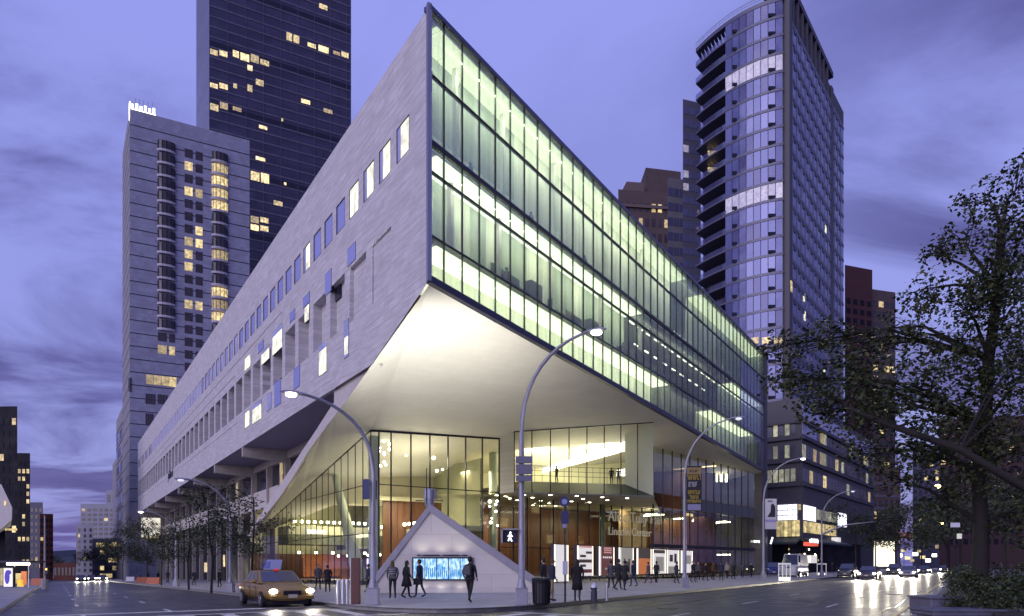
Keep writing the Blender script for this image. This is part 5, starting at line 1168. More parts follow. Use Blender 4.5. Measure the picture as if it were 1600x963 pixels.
for (x0, x1, y0, y1, mm) in ((228, 276, 585, 600, litb), (227, 243, 615, 631, brz), (246, 262, 616, 631, brz), (227, 240, 646, 664, brz), (200, 206, 590, 612, brz)):
    a0, za = F1.sz(x0, y1); b0, zb_ = F1.sz(x1, y1)[0], F1.sz(x0, y0)[1]
    for q in range(4): piece('window_pane', mm, t1, F1, a0 + (b0 - a0) * q / 4 + .05, a0 + (b0 - a0) * (q + 1) / 4 - .05, -.1, .08, za, zb_)
for (x0, x1, z0, z1) in ((-6, -1, 0, 42), (-11, -6, 0, 27)): 
    pass
lowb = MB(); 
q0 = F1s.pt(18)[:2]
tower_body(Fr(F1s.pt(24, 0)[:2], D2, -1), 16, (-.554, .832), 26, -6, 48, t1s, t1, 'lower_wing')
tower_body(Fr(F1s.pt(50, 0)[:2], D2, -1), 16, (-.554, .832), 18, -6, 36, t1s, t1, 'lower_wing')
for k in range(9): piece('floor_joint', darkm, t1, F1s, 24.1, 49.9, 0, .06, 4 + 4.9 * k, 4.4 + 4.9 * k)
for k in range(8):
    for j in range(4): piece('window_pane', bluew if (k + j) % 3 == 0 else brz, t1, F1s, 26 + 6 * j, 30.4 + 6 * j, 0, .1, 5.3 + 4.9 * k, 7.9 + 4.9 * k)
cr = MB(); [cr.fbox(F1, .3 + 1.0 * q, .85 + 1.0 * q, -.6, -.3, ZT1 + .3, ZT1 + 1.6 + .4 * (q % 2)) for q in range(6)]; cr.fbox(F1, .1, 6, -.6, -.2, ZT1, ZT1 + .35); cr.build('lit_crown', mat('crown_light', (1, 1, 1), emis=(1, .95, .6), es=3.5, sample=False), t1)
piece('lit_crown', MATS['crown_light'], t1, F1s, .1, 1.6, -.1, .1, ZT1 - 2.4, ZT1 + 2.0)
for k in range(5): MB().tube([F1.pt(1.2 + 1.0 * k, -.4, ZT1 + 2.2), F1.pt(1.2 + 1.0 * k, -.4, ZT1 + 3.4)], .07, 5).build('roof_rail', steel, t1)
piece('lit_annex_window', litb, t1, Fr(at(222, 880, 178)[:2], (.889, .458), -1), 0, 4.4, -.2, .3, CH + 41 / FP * 178, CH + 73 / FP * 178)
piece('street_screen', mat('white_street_screen', (.7, .7, .6), emis=(1, .93, .7), es=.75, sample=False), t1, Fr(at(219, 880, 160)[:2], (.889, .458), -1), .2, 4.2, -.1, .1, CH + 43 / FP * 160, CH + 73 / FP * 160)

t2 = thing('dark_tower', 'tall dark glass tower with scattered lit floors rising behind the stone tower', 'tower', (-95, 236, -2))
F2 = Fr(at(327, 880, 230)[:2], D2, -1); W2 = F2.s_at(548.5); F2s = Fr(at(327, 880, 230)[:2], dL, 1)
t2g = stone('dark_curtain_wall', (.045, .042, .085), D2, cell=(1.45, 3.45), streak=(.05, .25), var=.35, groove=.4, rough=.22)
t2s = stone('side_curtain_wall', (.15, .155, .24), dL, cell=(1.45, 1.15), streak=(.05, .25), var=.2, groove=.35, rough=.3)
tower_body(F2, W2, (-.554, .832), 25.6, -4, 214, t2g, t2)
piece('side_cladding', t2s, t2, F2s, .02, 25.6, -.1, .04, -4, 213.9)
bandm = mat('dark_spandrel', (.10, .095, .14), .35, var=.2, vscale=.5)
for k in range(44):
    z = 62 + 3.45 * k
    piece('spandrel', bandm, t2, F2, 0, W2, 0, .14, z, z + .55)
    if k % 6 == 3: piece('plant_floor_band', darkm, t2, F2, 0, W2, 0, .1, z + .6, z + 2.4)
for k in range(9): piece('mullion', bandm, t2, F2, W2 * k / 8.3, .12 + W2 * k / 8.3, 0, .16, 60, 213.8)
LT2 = [(327.5, 341, 84, 76), (342, 356, 86, 78), (363, 374, 88, 78), (375, 390, 93, 82), (391, 405, 96, 84), (406, 421, 100, 92), (386, 395, 109, 101), (447, 457, 62, 50), (458, 468, 66, 54), (480, 494, 72, 66), (497, 514, 79, 70), (520, 532, 84, 79), (533, 545, 88, 80),
       (327.5, 341, 136, 129), (342, 357, 137, 129), (364, 371, 137, 130), (386, 395, 142, 132), (399, 413, 132, 123), (327.5, 342, 171, 161), (343, 357, 169, 159), (363, 378, 172, 166), (391, 406, 281, 267), (407, 421, 285, 270), (399, 415, 249, 244), (391, 405, 347, 337), (406, 420, 347, 339), (391, 405, 359, 350), (406, 420, 360, 352),
       (427, 442, 320, 313), (404, 418, 200, 195), (498, 512, 12, 5), (439, 443, 189, 185), (443, 448, 289, 285), (470, 485, 160, 154), (505, 520, 175, 169)]
for x0, x1, yb, yt in LT2:
    a0, za = F2.sz(x0, yb); b0 = F2.s_at(x1); zb_ = F2.sz(x0, yt)[1]; piece('lit_window', litwarm, t2, F2, a0 + .15, b0 - .15, -.05, .155, za, zb_)

# curved glass tower across 66th Street
t3 = thing('curved_tower', 'blue glass apartment tower with a curved balconied front and a long flat flank', 'tower', (60, 165, 0))
E0 = at(1235, 880, 152)[:2]; F3 = Fr(E0, (.623, .782), -1); W3 = F3.s_at(1318); ZT3 = 1.65 + 890 / FP * 152
def vglass(name, c, ms=.3):
    return mat(name, c, .22, metal=ms, var=.12, vscale=.25)
g3 = [vglass('violet_glass', (.13, .14, .30)), vglass('violet_glass_dark', (.10, .10, .22)), vglass('violet_glass_pale', (.19, .20, .38)), mat('lit_lilac_window', (.5, .5, .6), .5, emis=(.9, .8, .85), es=.22, randv=.4, sample=False)]
sp3 = mat('tower_spandrel', (.11, .11, .17), .4, metal=.2)
pier3 = mat('dark_pier', (.07, .065, .085), .6)
P0, P1, P2 = Vector((E0[0] - 1.5, E0[1] + .4)), Vector((51.0, 155.0)), Vector((45.2, 168))
def arc3(t): return P0 * (1 - t) ** 2 + P1 * 2 * t * (1 - t) + P2 * t * t
tb = min((abs(arc3(t / 200).x / arc3(t / 200).y - (1133 - CX) / FP), t / 200) for t in range(201))[1]
back = [(E0[0] + .623 * W3, E0[1] + .782 * W3), (E0[0] + .623 * W3 - 26, E0[1] + .782 * W3 + 20), (50, 177)]
core = [(E0[0] - .2, E0[1] + .6)] + [tuple(arc3(tb * j / 8) + Vector((.35, .6))) for j in range(9)] + [(arc3(tb).x + 2.5, arc3(tb).y + 4.5), (48.0, 171.5)] + back[::-1]
MB().prism([(*p, 0) for p in core], (0, 0, ZT3 - 1)).build('tower_core', pier3, t3)
FH = 4.08
for k in range(29):
    zt = ZT3 - .6 - FH * k; zbm = zt - FH
    ring = [arc3(j / 24) for j in range(25)]
    m = MB()
    for j in range(24):
        a_, b_ = ring[j], ring[j + 1]; n_ = Vector((-(b_ - a_).y, (b_ - a_).x)).normalized() * -.0
        if (j + .5) / 24 < tb: m.add([(a_.x, a_.y - .12, zbm), (b_.x, b_.y - .12, zbm), (b_.x + .2, b_.y + .5, zbm), (a_.x + .2, a_.y + .5, zbm), (a_.x, a_.y - .12, zbm + .6), (b_.x, b_.y - .12, zbm + .6), (b_.x + .2, b_.y + .5, zbm + .6), (a_.x + .2, a_.y + .5, zbm + .6)], [(0, 1, 5, 4), (4, 5, 6, 7), (0, 3, 2, 1)])
        else: m.add([(a_.x, a_.y - .1, zbm), (b_.x, b_.y - .1, zbm), (b_.x + 4.5, b_.y + 4.5, zbm), (a_.x + 4.0, a_.y + 4.5, zbm), (a_.x, a_.y - .1, zbm + .35), (b_.x, b_.y - .1, zbm + .35), (b_.x + 4.5, b_.y + 4.5, zbm + .35), (a_.x + 4.0, a_.y + 4.5, zbm + .35)], [(0, 1, 5, 4), (4, 5, 6, 7), (0, 3, 2, 1)])
    m.build('floor_edge', sp3, t3)
    m = MB()
    for j in range(24):
        if (j + .5) / 24 > tb:
            a_, b_ = ring[j], ring[j + 1]; m.poly([(a_.x, a_.y, zbm + .35), (b_.x, b_.y, zbm + .35), (b_.x, b_.y, zbm + 1.45), (a_.x, a_.y, zbm + 1.45)])
    m.build('balcony_rail', glass('rail_glass', (.6, .6, .72), refl=.05, milky=.12, mc=(.2, .2, .34), edge=.25), t3)
    if k < 24:
        fl_ = rnd.random()
        for j in range(8):
            t0, t1_ = tb * j / 8, tb * (j + 1) / 8; a_, b_ = arc3(t0), arc3(t1_); d_ = (b_ - a_).normalized() * .07; a_, b_ = a_ + d_, b_ - d_
            mi = 3 if k in (3, 10) else (2 if k in (5, 6, 11, 14) and j % 3 else (1 if rnd.random() < .3 else 0))
            MB().poly([(a_.x, a_.y, zbm + .62), (b_.x, b_.y, zbm + .62), (b_.x, b_.y, zt - .02), (a_.x, a_.y, zt - .02)]).build('window_pane', g3[mi], t3)
            if j in (1, 6): MB().box((a_.x + b_.x) / 2 - .75, (a_.x + b_.x) / 2 + .75, (a_.y + b_.y) / 2 - .3, (a_.y + b_.y) / 2, zbm + .64, zbm + 1.3).build('air_conditioner', darkm, t3)
for k, e in ((6, 1), (7, 1.6)):
    zt = ZT3 - .6 - FH * k; p = arc3(.86); MB().box(p.x + 1.2, p.x + 3.6, p.y + 3, p.y + 3.2, zt - 1.3, zt - .2).build('lit_balcony_ceiling', litb, t3)
piece('pier', pier3, t3, F3, -1.0, 1.1, -.8, .12, 0, ZT3 + .6)
piece('flank_glass', g3[0], t3, F3, 1.2, W3, -.4, 0, 0, ZT3 - 5)
for k in range(29):
    z = ZT3 - 5.2 - FH * k
    piece('flank_band', sp3, t3, F3, 1.1, W3, -.05, .1, z - .8, z)
m = MB()
for k in range(28):
    for j in range(13):
        a_ = 2.6 + (W3 - 4) * j / 13; z = ZT3 - 5.2 - FH * k - 1.7
        m.fbox(F3, a_, a_ + 1.3, 0, .12, z, z + .85)
    for j in range(26):
        if rnd.random() < .0: pass
o = m.build('air_conditioners', darkm, t3); o['kind'] = 'stuff'
for k in range(60):
    a_ = 1.6 + (W3 - 3) * rnd.random(); z = ZT3 - 5.2 - FH * rnd.randrange(27) - FH + .02; piece('flank_window', g3[rnd.choice((2, 2, 1, 1, 2))], t3, F3, a_, a_ + 1.8, .001, .05, z, z + 3.1)
for px, py in ((1289, 365), (1255, 470), (1300, 490), (1287, 590), (1256, 500)): a_, z = F3.sz(px, py); piece('lit_window', litw, t3, F3, a_, a_ + 1.2, 0, .09, z, z + 2.2)
a_, z = F3.sz(1237, 458); piece('lit_window', litb, t3, F3, -.4, .8, 0, .2, z, z + 2.4)
for j in range(14): piece('flank_mullion', sp3, t3, F3, 1.2 + (W3 - 1.2) * j / 14, 1.5 + (W3 - 1.2) * j / 14, -.05, .09, 0, ZT3 - 5)
piece('flank_shaft', pier3, t3, F3, W3 * .72, W3 * .76, -.1, .2, 0, ZT3 - 1)
for j in range(9): piece('crown_fin', pier3, t3, F3, 2 + (W3 * .68) * j / 9, 2.7 + (W3 * .68) * j / 9, -2.0, .1, ZT3 - 5, ZT3 + 2.2)
piece('crown_roof', pier3, t3, F3, -.6, W3 * .76, -6, .15, ZT3 + 2.0, ZT3 + 3.4)
m = MB(); pts = [(*arc3(j / 20), ZT3 + 1.3) for j in range(21)]; m.tube(pts, .07, 4); m.tube([(a_, b_, c_ - .6) for a_, b_, c_ in pts], .05, 4)
for p in pts: m.tube([(p[0], p[1], ZT3 - .7), p], .05, 4)
m.build('roof_rail', steel, t3)
m = MB()
for j in range(24):
    a_, b_ = arc3(j / 24), arc3((j + 1) / 24); m.add([(a_.x, a_.y - .1, ZT3 - .9), (b_.x, b_.y - .1, ZT3 - .9), (b_.x + 3, b_.y + 4, ZT3 - .9), (a_.x + 2, a_.y + 4, ZT3 - .9), (a_.x, a_.y - .1, ZT3), (b_.x, b_.y - .1, ZT3), (b_.x + 3, b_.y + 4, ZT3), (a_.x + 2, a_.y + 4, ZT3)], [(0, 1, 5, 4), (4, 5, 6, 7), (0, 3, 2, 1)])
m.build('roof_slab', sp3, t3)
# bright storey near the roof line of the arts building
for j in range(4):
    a_, b_ = arc3(tb * (j * .2 + .02)), arc3(tb * (j * .2 + .16)); zt = CH + (HY - 527) / FP * a_.y
    MB().poly([(a_.x, a_.y - .35, zt - 1.5), (b_.x, b_.y - .35, zt - 1.5), (b_.x, b_.y - .35, zt), (a_.x, a_.y - .35, zt)]).build('bright_storey', litwarm, t3)

def block(name, label, cat, px0, px1, ytop, Y, d, depth, m, rows, cols, winm, litp=.08, z0=0, zw=(.15, .95), wfrac=.6, hfrac=.55, parent=None, side=None, litm=None, fh=None, bands=None):
    o = parent or thing(name, label, cat, (*at(px0, HY, Y)[:2], z0 - 1))
    fr = Fr(at(px0, 880, Y)[:2], d, -1); w_ = fr.s_at(px1); zt = CH + (HY - ytop) / FP * Y
    tower_body(fr, w_, side or (((px1 if px1 < 800 else px0) - CX) / FP, 1), depth, z0 - 6, zt, m, o)
    H_ = (zt - z0) * (zw[1] - zw[0]); hh = H_ / rows; zb_ = z0 + (zt - z0) * zw[0]; cw = w_ / cols
    for r_ in range(rows):
        for c in range(cols):
            lit = rnd.random() < litp
            piece('window_pane', (litm or litb) if lit else winm, o, fr, c * cw + cw * (1 - wfrac) / 2, c * cw + cw * (1 + wfrac) / 2, -.1, .08, zb_ + r_ * hh + hh * .2, zb_ + r_ * hh + hh * (.2 + hfrac))
        if bands: piece('floor_band', bands, o, fr, 0, w_, -.1, .2, zb_ + r_ * hh - hh * .1, zb_ + r_ * hh + hh * .08)
    return o, fr, w_, zt
brownb = mat('brown_brick', (.085, .06, .06), .85, var=.2, vscale=.6); redb = mat('red_brick', (.12, .035, .03), .85, var=.2, vscale=.6); greyb = mat('grey_stone_building', (.12, .12, .16), .8, var=.15, vscale=.4)
whiteb = mat('white_brick_building', (.33, .33, .40), .8, var=.1, vscale=.5); blackb = mat('black_glass_building', (.010, .010, .018), .6, var=.3, vscale=.3, spec=.15)
o4, f4, w4, z4 = block('brown_building', 'dark brown apartment house with a stepped roof block, left of the curved tower', 'building', 966, 1046, 296, 232, (1, .12), 30, brownb, 14, 8, brz, .16, z0=30, zw=(.25, .97))
tower_body(Fr(at(1009, 880, 236)[:2], (1, .2), -1), 13, (0, 1), 14, 120, CH + (HY - 262) / FP * 236, brownb, o4, 'roof_block')
piece('cornice', mat('brown_cornice', (.12, .09, .09), .8), o4, f4, -.4, w4 + .4, -.5, .7, z4 - 6, z4 - 5); piece('cornice', MATS['brown_cornice'], o4, f4, 3, w4 * .5, -6, -.3, z4, z4 + 3)
block('blue_wing', 'lower blue-grey wing with grid windows between the brown house and the curved tower', 'building', 1043, 1070, 277, 196, (1, .25), 14, greyb, 17, 3, g3[1], .1, z0=20, wfrac=.85, zw=(.2, .98))
block('stepped_wing', 'narrow glass wing stepping up beside the balconies of the curved tower', 'building', 1067, 1095, 155, 180, (1, .3), 8, sp3, 26, 3, g3[0], .04, z0=20, wfrac=.85, zw=(.15, .99), litm=g3[3])
# podium with shops at the foot of the curved tower
pd = thing('corner_block', 'dark five-storey corner block with glowing white screens over a lit shop', 'building', (*FP_.pt(0)[:2], 0))
FPl = Fr(FP_.o, (-.777, .63), 1); WP, WL = FP_.s_at(1366), FPl.s_at(1198)
pdm = mat('charcoal_cladding', (.075, .072, .085), .55, var=.2, vscale=.6); pdp = [FP_.pt(0)[:2], FP_.pt(WP)[:2], FP_.pt(WP, -24)[:2], FPl.pt(WL, -24)[:2], FPl.pt(WL)[:2]]
MB().prism([(*p, 6.2) for p in pdp], (0, 0, 25.3)).build('wall', pdm, pd)
MB().prism([(*p, 0) for p in [FP_.pt(2, -3)[:2], FP_.pt(WP, -3)[:2], FP_.pt(WP, -24)[:2], FPl.pt(WL, -24)[:2], FPl.pt(WL, -3)[:2]]], (0, 0, 6.2)).build('shop_storey', blackb, pd)
dim = mat('dim_office_window', (.10, .10, .13), .25, var=.5, vscale=.25); dimlit = mat('dim_lit_office', (.3, .3, .2), .5, emis=(.8, .78, .5), es=.28, randv=.7, sample=False)
for r_, (z0, z1) in enumerate(((27.9, 30.3), (25.0, 27.2), (20.9, 23.2), (16.6, 18.9))):
    n_ = 26
    for c in range(n_):
        a0, a1 = WP * c / n_ + .12, WP * (c + 1) / n_ - .12; q = rnd.random()
        mm = palepane if r_ == 0 or (r_ == 1 and c < 4) else (litb if q < .06 else dimlit if q < .16 else dim)  # top row: light from the sky put into the pale pane colour
        piece('window_pane', mm, pd, FP_, a0, a1, -.1, .06, z0, z1)
    for c in range(6):
        a0, a1 = WL * c / 6 + .12, WL * (c + 1) / 6 - .12
        if c < 5 and r_ > 0: piece('window_pane', dimlit if r_ == 3 or c % 2 else dim, pd, FPl, a0 + 1, a1 + 1, -.1, .06, z0, z1)
    piece('floor_band', pier3, pd, FP_, -.1, WP, -.1, .5, z0 - .9, z0 - .5); piece('floor_band', pier3, pd, FPl, .1, WL, -.1, .5, z0 - .9, z0 - .5)
wsc = mat('white_video_screen', (1, 1, 1), emis=(.88, .9, 1), es=1.7); ysc = mat('yellow_shop_interior', (.6, .5, .2), emis=(1, .8, .35), es=.55, randv=.5)
def onf(fr, x0, x1, y0, y1, m, name, n=.12, split=1):
    a0, za = fr.sz(x0, y1); a1, zb_ = fr.s_at(x1), fr.sz(x0, y0)[1]; a0, a1 = min(a0, a1), max(a0, a1)
    for q in range(split): piece(name, m, pd, fr, a0 + (a1 - a0) * q / split + .06, a0 + (a1 - a0) * (q + 1) / split - .06, -.1, n, za, zb_)
onf(FPl, 1246, 1215, 788, 812, wsc, 'video_screen', split=4); onf(FPl, 1252, 1247, 788, 797, ysc, 'shop_window'); onf(FPl, 1250, 1213, 813, 838, ysc, 'shop_window', split=6)
onf(FP_, 1255, 1274, 789, 812, wsc, 'video_screen', split=3); onf(FP_, 1255, 1306, 814, 832, ysc, 'shop_window', .1, split=12); onf(FP_, 1276, 1306, 796, 812, dimlit, 'shop_window', split=7); onf(FP_, 1309, 1322, 801, 822, wsc, 'video_screen', split=2)
for y_ in (796, 804): onf(FPl, 1246, 1215, y_, y_ + 1.2, palepane, 'screen_caption', .16)
for x0 in (1228, 1238): onf(FPl, x0 + .8, x0, 789, 811, palepane, 'screen_caption', .16)
m = MB(); m.prism([FPl.pt(.0, .2, 6.1), FPl.pt(WL * .75, .2, 6.1), FPl.pt(WL * .7, 3, 5.2), FPl.pt(.3, 3, 5.2)], (0, 0, .35)); m.build('awning', mat('teal_awning', (.03, .05, .06), .6), pd)
m = MB(); m.prism([FP_.pt(.0, .2, 6.1), FP_.pt(26, .2, 6.1), FP_.pt(26, 2.6, 5.3), FP_.pt(-.5, 2.6, 5.3)], (0, 0, .35)); m.build('awning', MATS['teal_awning'], pd)
for x0, x1, y0, y1, m_ in ((1244, 1246, 868, 880, bulb), (1256, 1266, 868, 880, litposter), (1256, 1268, 847, 853, mat('red_shop_sign', (.5, .05, .04), emis=(1, .15, .1), es=.8, sample=False)), (1299, 1304, 840, 847, litposter)):
    onf(FP_, x0, x1, y0, y1, m_, 'lit_sign', 1.2)
for k in range(20):
    a0 = .5 + rnd.random() * 24; z = rnd.uniform(2.0, 4.6); piece('shop_light', rnd.choice((bulb, litwarm, litb)), pd, FP_, a0, a0 + .4, -2.99, -2.9, z, z + .35)
def strokes(parent, fr, x0, x1, y0, y1, n_, n, name='sign_lettering'):
    a0, za = fr.sz(x0, y1, n); a1, zb_ = fr.s_at(x1, n), fr.sz(x0, y0, n)[1]; m = MB(); w_ = (a1 - a0) / n_
    for i in range(n_):
        s0 = a0 + i * w_; s1 = s0 + w_ * .7; k = r2.randrange(4); H_ = zb_ - za
        m.fbox(fr, min(s0, s0 + w_ * .25), max(s0, s0 + w_ * .25), n, n + .05, za, za + H_ * (1 if k % 2 else .7)); m.fbox(fr, min(s0, s1), max(s0, s1), n, n + .05, za + H_ * .5, za + H_ * .7)
        if k > 1: m.fbox(fr, min(s1, s1 - w_ * .2), max(s1, s1 - w_ * .2), n, n + .05, za, za + H_ * .7)
    return m.build(name, mat('white_neon', (1, 1, 1), emis=(1, 1, 1), es=2.2, sample=False), parent)
strokes(pd, FP_, 1265, 1279, 841, 848, 6, 2.7); strokes(hall, G3, 1178, 1196, 843, 848, 6, .2)
m = MB(); e = at(1204, 850, 104); m.tube([e, e + Vector((.3, 0, 1))], .13, 5); m.tube([e - Vector((1.5, 0, 0)), e - Vector((1.2, 0, -.8)), e - Vector((.9, 0, 0)), e - Vector((.6, 0, -.8))], .09, 5); m.build('sign_lettering', MATS['white_neon'], hall)

# farther along the avenue
ea = thing('avenue_row', 'dark apartment row on the far side of the avenue, outside the picture to the right', 'building', (*offB(10, 36), 0))  # unseen row, added so the street-level glass reflects dark walls
FE = Fr(offB(-10, 36)[:2], dR, 1)
MB().prism([(*FE.pt(0)[:2], 0), (*FE.pt(140)[:2], 0), (*FE.pt(140, -14)[:2], 0), (*FE.pt(0, -14)[:2], 0)], (0, 0, 30)).build('wall', brownb, ea)
for r_ in range(8):
    for c in range(34): piece('window_pane', litb if (r_ * 7 + c * 5) % 9 < 2 else brz, ea, FE, 1.5 + 4 * c, 3.4 + 4 * c, -.1, .1, 3 + 3.4 * r_, 4.9 + 3.4 * r_)
o5, f5, w5, z5 = block('maroon_building', 'dark maroon apartment block with a tank house, right of the curved tower', 'building', 1320, 1363, 414, 262, (1, .35), 26, mat('maroon_brick', (.06, .02, .025), .85, var=.2, vscale=.4), 22, 4, blackb, .03, z0=0, zw=(.2, .9))
block('balcony_building', 'dark block with lit corner balconies, right of the maroon building', 'building', 1363, 1399, 452, 268, (1, .3), 20, brownb, 20, 4, brz, .14, z0=0, zw=(.2, .97), wfrac=.8)
block('banded_building', 'brown brick block with pale floor bands farther up the avenue', 'building', 1362, 1407, 728, 215, (1, .3), 20, mat('warm_brown_brick', (.13, .08, .06), .85, var=.2, vscale=.6), 6, 5, brz, .05, z0=3, bands=greyb)
block('grey_flank', 'tall pale grey building seen past the trees up the avenue', 'building', 1426, 1468, 700, 330, (1, .2), 30, greyb, 14, 5, brz, .06, z0=0)
block('median_backdrop_building', 'dark red brick apartment row behind the median trees', 'building', 1468, 1660, 655, 235, (1, -.2), 25, mat('dusky_red_brick', (.05, .025, .03), .85, var=.2, vscale=.4), 12, 16, blackb, .07, z0=0)
sh = thing('bright_shop', 'bright cream shop front glowing at the far kerb of the avenue', 'shop', (*at(1366, HY, 205)[:2], 0)); fs = Fr(at(1364, 880, 205)[:2], (1, .2), -1)
MB().prism([(*fs.pt(0)[:2], 0), (*fs.pt(9)[:2], 0), (*fs.pt(9, -8)[:2], 0), (*fs.pt(0, -8)[:2], 0)], (0, 0, 10)).build('wall', greyb, sh)
for k in range(4): piece('lit_window', mat('cream_glow', (1, .95, .7), emis=(1, .92, .62), es=1.7), sh, fs, .3 + 1.9 * k, 2.0 + 1.9 * k, -.1, .1, 1, 8.6)
for k, (px, py) in enumerate(((1405, 868), (1418, 872), (1430, 866), (1442, 871), (1450, 876), (1412, 860), (1395, 874), (1437, 861), (1460, 868), (1425, 876))):
    p = at(px, py, 250 + 6 * k); o = MB().box(-.9, .9, -.2, .2, -.6, .6).build('shop_window', litwarm if k % 2 else bulb); o.location = p; tag(o, 'small glowing shop window far up the avenue', 'shop window', 'far glowing shop windows up the avenue')
for px, py, Y, lb in ((1465, 760, 95, 'upper of the two yellow street lights shining through the trees'), (1471, 818, 130, 'lower of the two yellow street lights shining through the trees')):
    p = at(px, py, Y); gz = 0; o = thing('sodium_lamp', lb, 'street lamp', (p.x + 1.5, p.y, gz), 'yellow lamps on the median')
    MB().tube([(p.x + 1.5, p.y, gz), (p.x + 1.5, p.y, p.z - .3), (p.x + 1.0, p.y, p.z + .1), (p.x, p.y, p.z + .15)], [.1, .08, .06, .05], 6).build('pole', darkm, o)
    MB().ball(p, .36, sc=(1, 1, .7)).build('lens', mat('sodium_lens', (1, .7, .2), emis=(1, .72, .22), es=25), o, smooth=True)
for px0, px1, py0, py1, Y, lb, mm in ((1486, 1500, 817, 824, 62, 'white street name plate on a post at the median', mat('white_plate', (.6, .6, .75), .5, emis=(.7, .7, 1), es=.12, sample=False)), (1398, 1428, 832, 842, 150, 'reddish sign board over the far roadway', mat('pink_board', (.4, .2, .18), .6, emis=(.8, .35, .3), es=.15, sample=False)), (1496, 1503, 834, 842, 60, 'square lit signal on the median post', mat('pale_signal', (.5, .5, .45), emis=(.8, .8, .7), es=.5, sample=False))):
    o = thing('sign', lb, 'sign', (at((px0 + px1) / 2, HY, Y).x, Y, 0)); cbox('sign_board', mm, o, px0, px1, py0, py1, Y, .08); x = at((px0 + px1) / 2, 0, Y).x
    MB().tube([(x, Y + .12, 0), (x, Y + .12, at(0, py0, Y).z)], .05, 5).build('post', darkm, o)

# side street: far left
AW = (-.74, .67)
o, fa, wa, za = block('black_tower', 'black glass tower cut by the left edge of the picture', 'tower', -60, 27, 636, 150, (1, -.05), 14, blackb, 12, 9, blackb, .05, z0=-3)
block('black_tower_low', 'second dark tower with a stack of lit corner windows', 'tower', 27, 47, 708, 186, (1, .1), 14, blackb, 14, 3, blackb, .3, z0=-4)
block('grey_block', 'grey block between the dark towers and the red building', 'building', 47, 67, 785, 230, (1, .1), 14, greyb, 9, 3, brz, .08, z0=-4)
block('red_block', 'narrow red brown building beyond the grey block', 'building', 62, 83, 803, 205, (1, .2), 14, redb, 9, 3, brz, .05, z0=-4)
block('white_block', 'white apartment slab at the end of the side street', 'building', 126, 179, 787, 290, (1, .1), 20, whiteb, 8, 6, brz, .08, z0=-5, zw=(.45, .95))
block('white_annex', 'lower white block with a vertical strip of windows, at the end of the side street', 'building', 119, 146, 819, 262, (1, .1), 14, whiteb, 8, 3, brz, .08, z0=-5, wfrac=.35)
block('office_block', 'low office block with lit floors beside the stone tower', 'building', 144, 182, 842, 225, (1, -.35), 14, greyb, 5, 6, dim, .35, z0=-4, wfrac=.9, zw=(.05, .95))
block('roof_house', 'small rooftop block above the white slab', 'building', 166, 182, 766, 300, (1, .1), 10, whiteb, 2, 2, brz, 0, z0=20)
block('brick_wall_building', 'low red brick building across the foot of the side street', 'building', 84, 118, 880, 190, (1, 0), 8, redb, 1, 6, brz, .1, z0=-3)
# angular white building and its bus shelter at the left edge
wb = thing('angular_building', 'white angular building overhanging the pavement at the left edge', 'building', (-64, 86, 0))
P = [at(-60, 745, 84), at(2, 757, 84), at(19, 793, 84), at(18.5, 812, 84), at(0, 828, 84), at(-60, 835, 84)]
MB().prism(P, (-11.9, 16, 0)).build('overhang', limes, wb); MB().prism([at(-70, 826, 92), at(8, 826, 92), at(8, 905, 92), at(-70, 905, 92)], (-9, 12, 0)).build('glass_base', blackb, wb)
cbox('lit_window_strip', litb, wb, 6, 9, 783, 790, 83.9)
for x0, x1 in ((0, 6), (8, 26)): cbox('lit_canopy_strip', litb, wb, x0, x1, 826, 829, 91.5)
bsx, bsy, _ = foot(20, 925); bsh = thing('bus_shelter', 'lit bus shelter with a white illuminated poster at the left edge', 'bus shelter', (bsx, bsy, .1)); Ys = bsy
cbox('poster_case', darkm, bsh, 4.5, 20.5, 886, 918, Ys, .25); cbox('lit_poster', litposter, bsh, 5.5, 19.5, 888, 917, Ys - .03, .03)
m = MB(); c = at(11, 902, Ys - .05); m.ball(c, .42, sc=(.45, .05, 1.25)); m.ball(c + Vector((.1, 0, .35)), .3, sc=(.7, .05, .6)); m.build('poster_figure', mat('poster_violet', (.03, .02, .2), emis=(.15, .1, .7), es=.5, sample=False), bsh)
cbox('lit_roof_sign', bulb, bsh, 10, 44, 879.5, 883, Ys + 3.4, .2); cbox('shelter_roof', darkm, bsh, -8, 46, 876.5, 879, Ys + 3, 1.8)
for x0 in (-6, 22, 44): cbox('shelter_post', steel, bsh, x0, x0 + .9, 879, 921 - (x0 > 0) * 3, Ys + 3.6, .08)
for x0, x1, y0, y1, mm in ((0, 3.5, 888, 915, litb), (23, 32, 896, 912, ysc), (33, 41, 893, 914, pcol['orange']), (27, 36, 906, 917, mat('yellow_poster', (.6, .4, .05), emis=(1, .7, .1), es=.7, sample=False))): cbox('street_poster', mm, bsh, x0, x1, y0, y1, Ys + 3.9, .1)
x, y, z = foot(70, 921, .1); o = thing('signal_pole', 'slender grey signal pole with an amber light on the left pavement', 'traffic signal', (x, y, z))
MB().tube([(x, y, z), (x, y, z + .9)], .28, 8).build('pole_base', polem, o); MB().tube([(x, y, z), (x, y, at(0, 806, y).z)], [.1, .06], 7).build('pole', polem, o); cbox('signal_head', darkm, o, 69.5, 74, 886, 897, y - .2, .3); cbox('amber_lens', mat('amber', (1, .5, .1), emis=(1, .5, .1), es=3, sample=False), o, 70.8, 73, 888.5, 891, y - .25, .05)
orange = mat('orange_plastic', (.45, .10, .03), .5); barw = mat('white_plastic', (.5, .5, .55), .5)
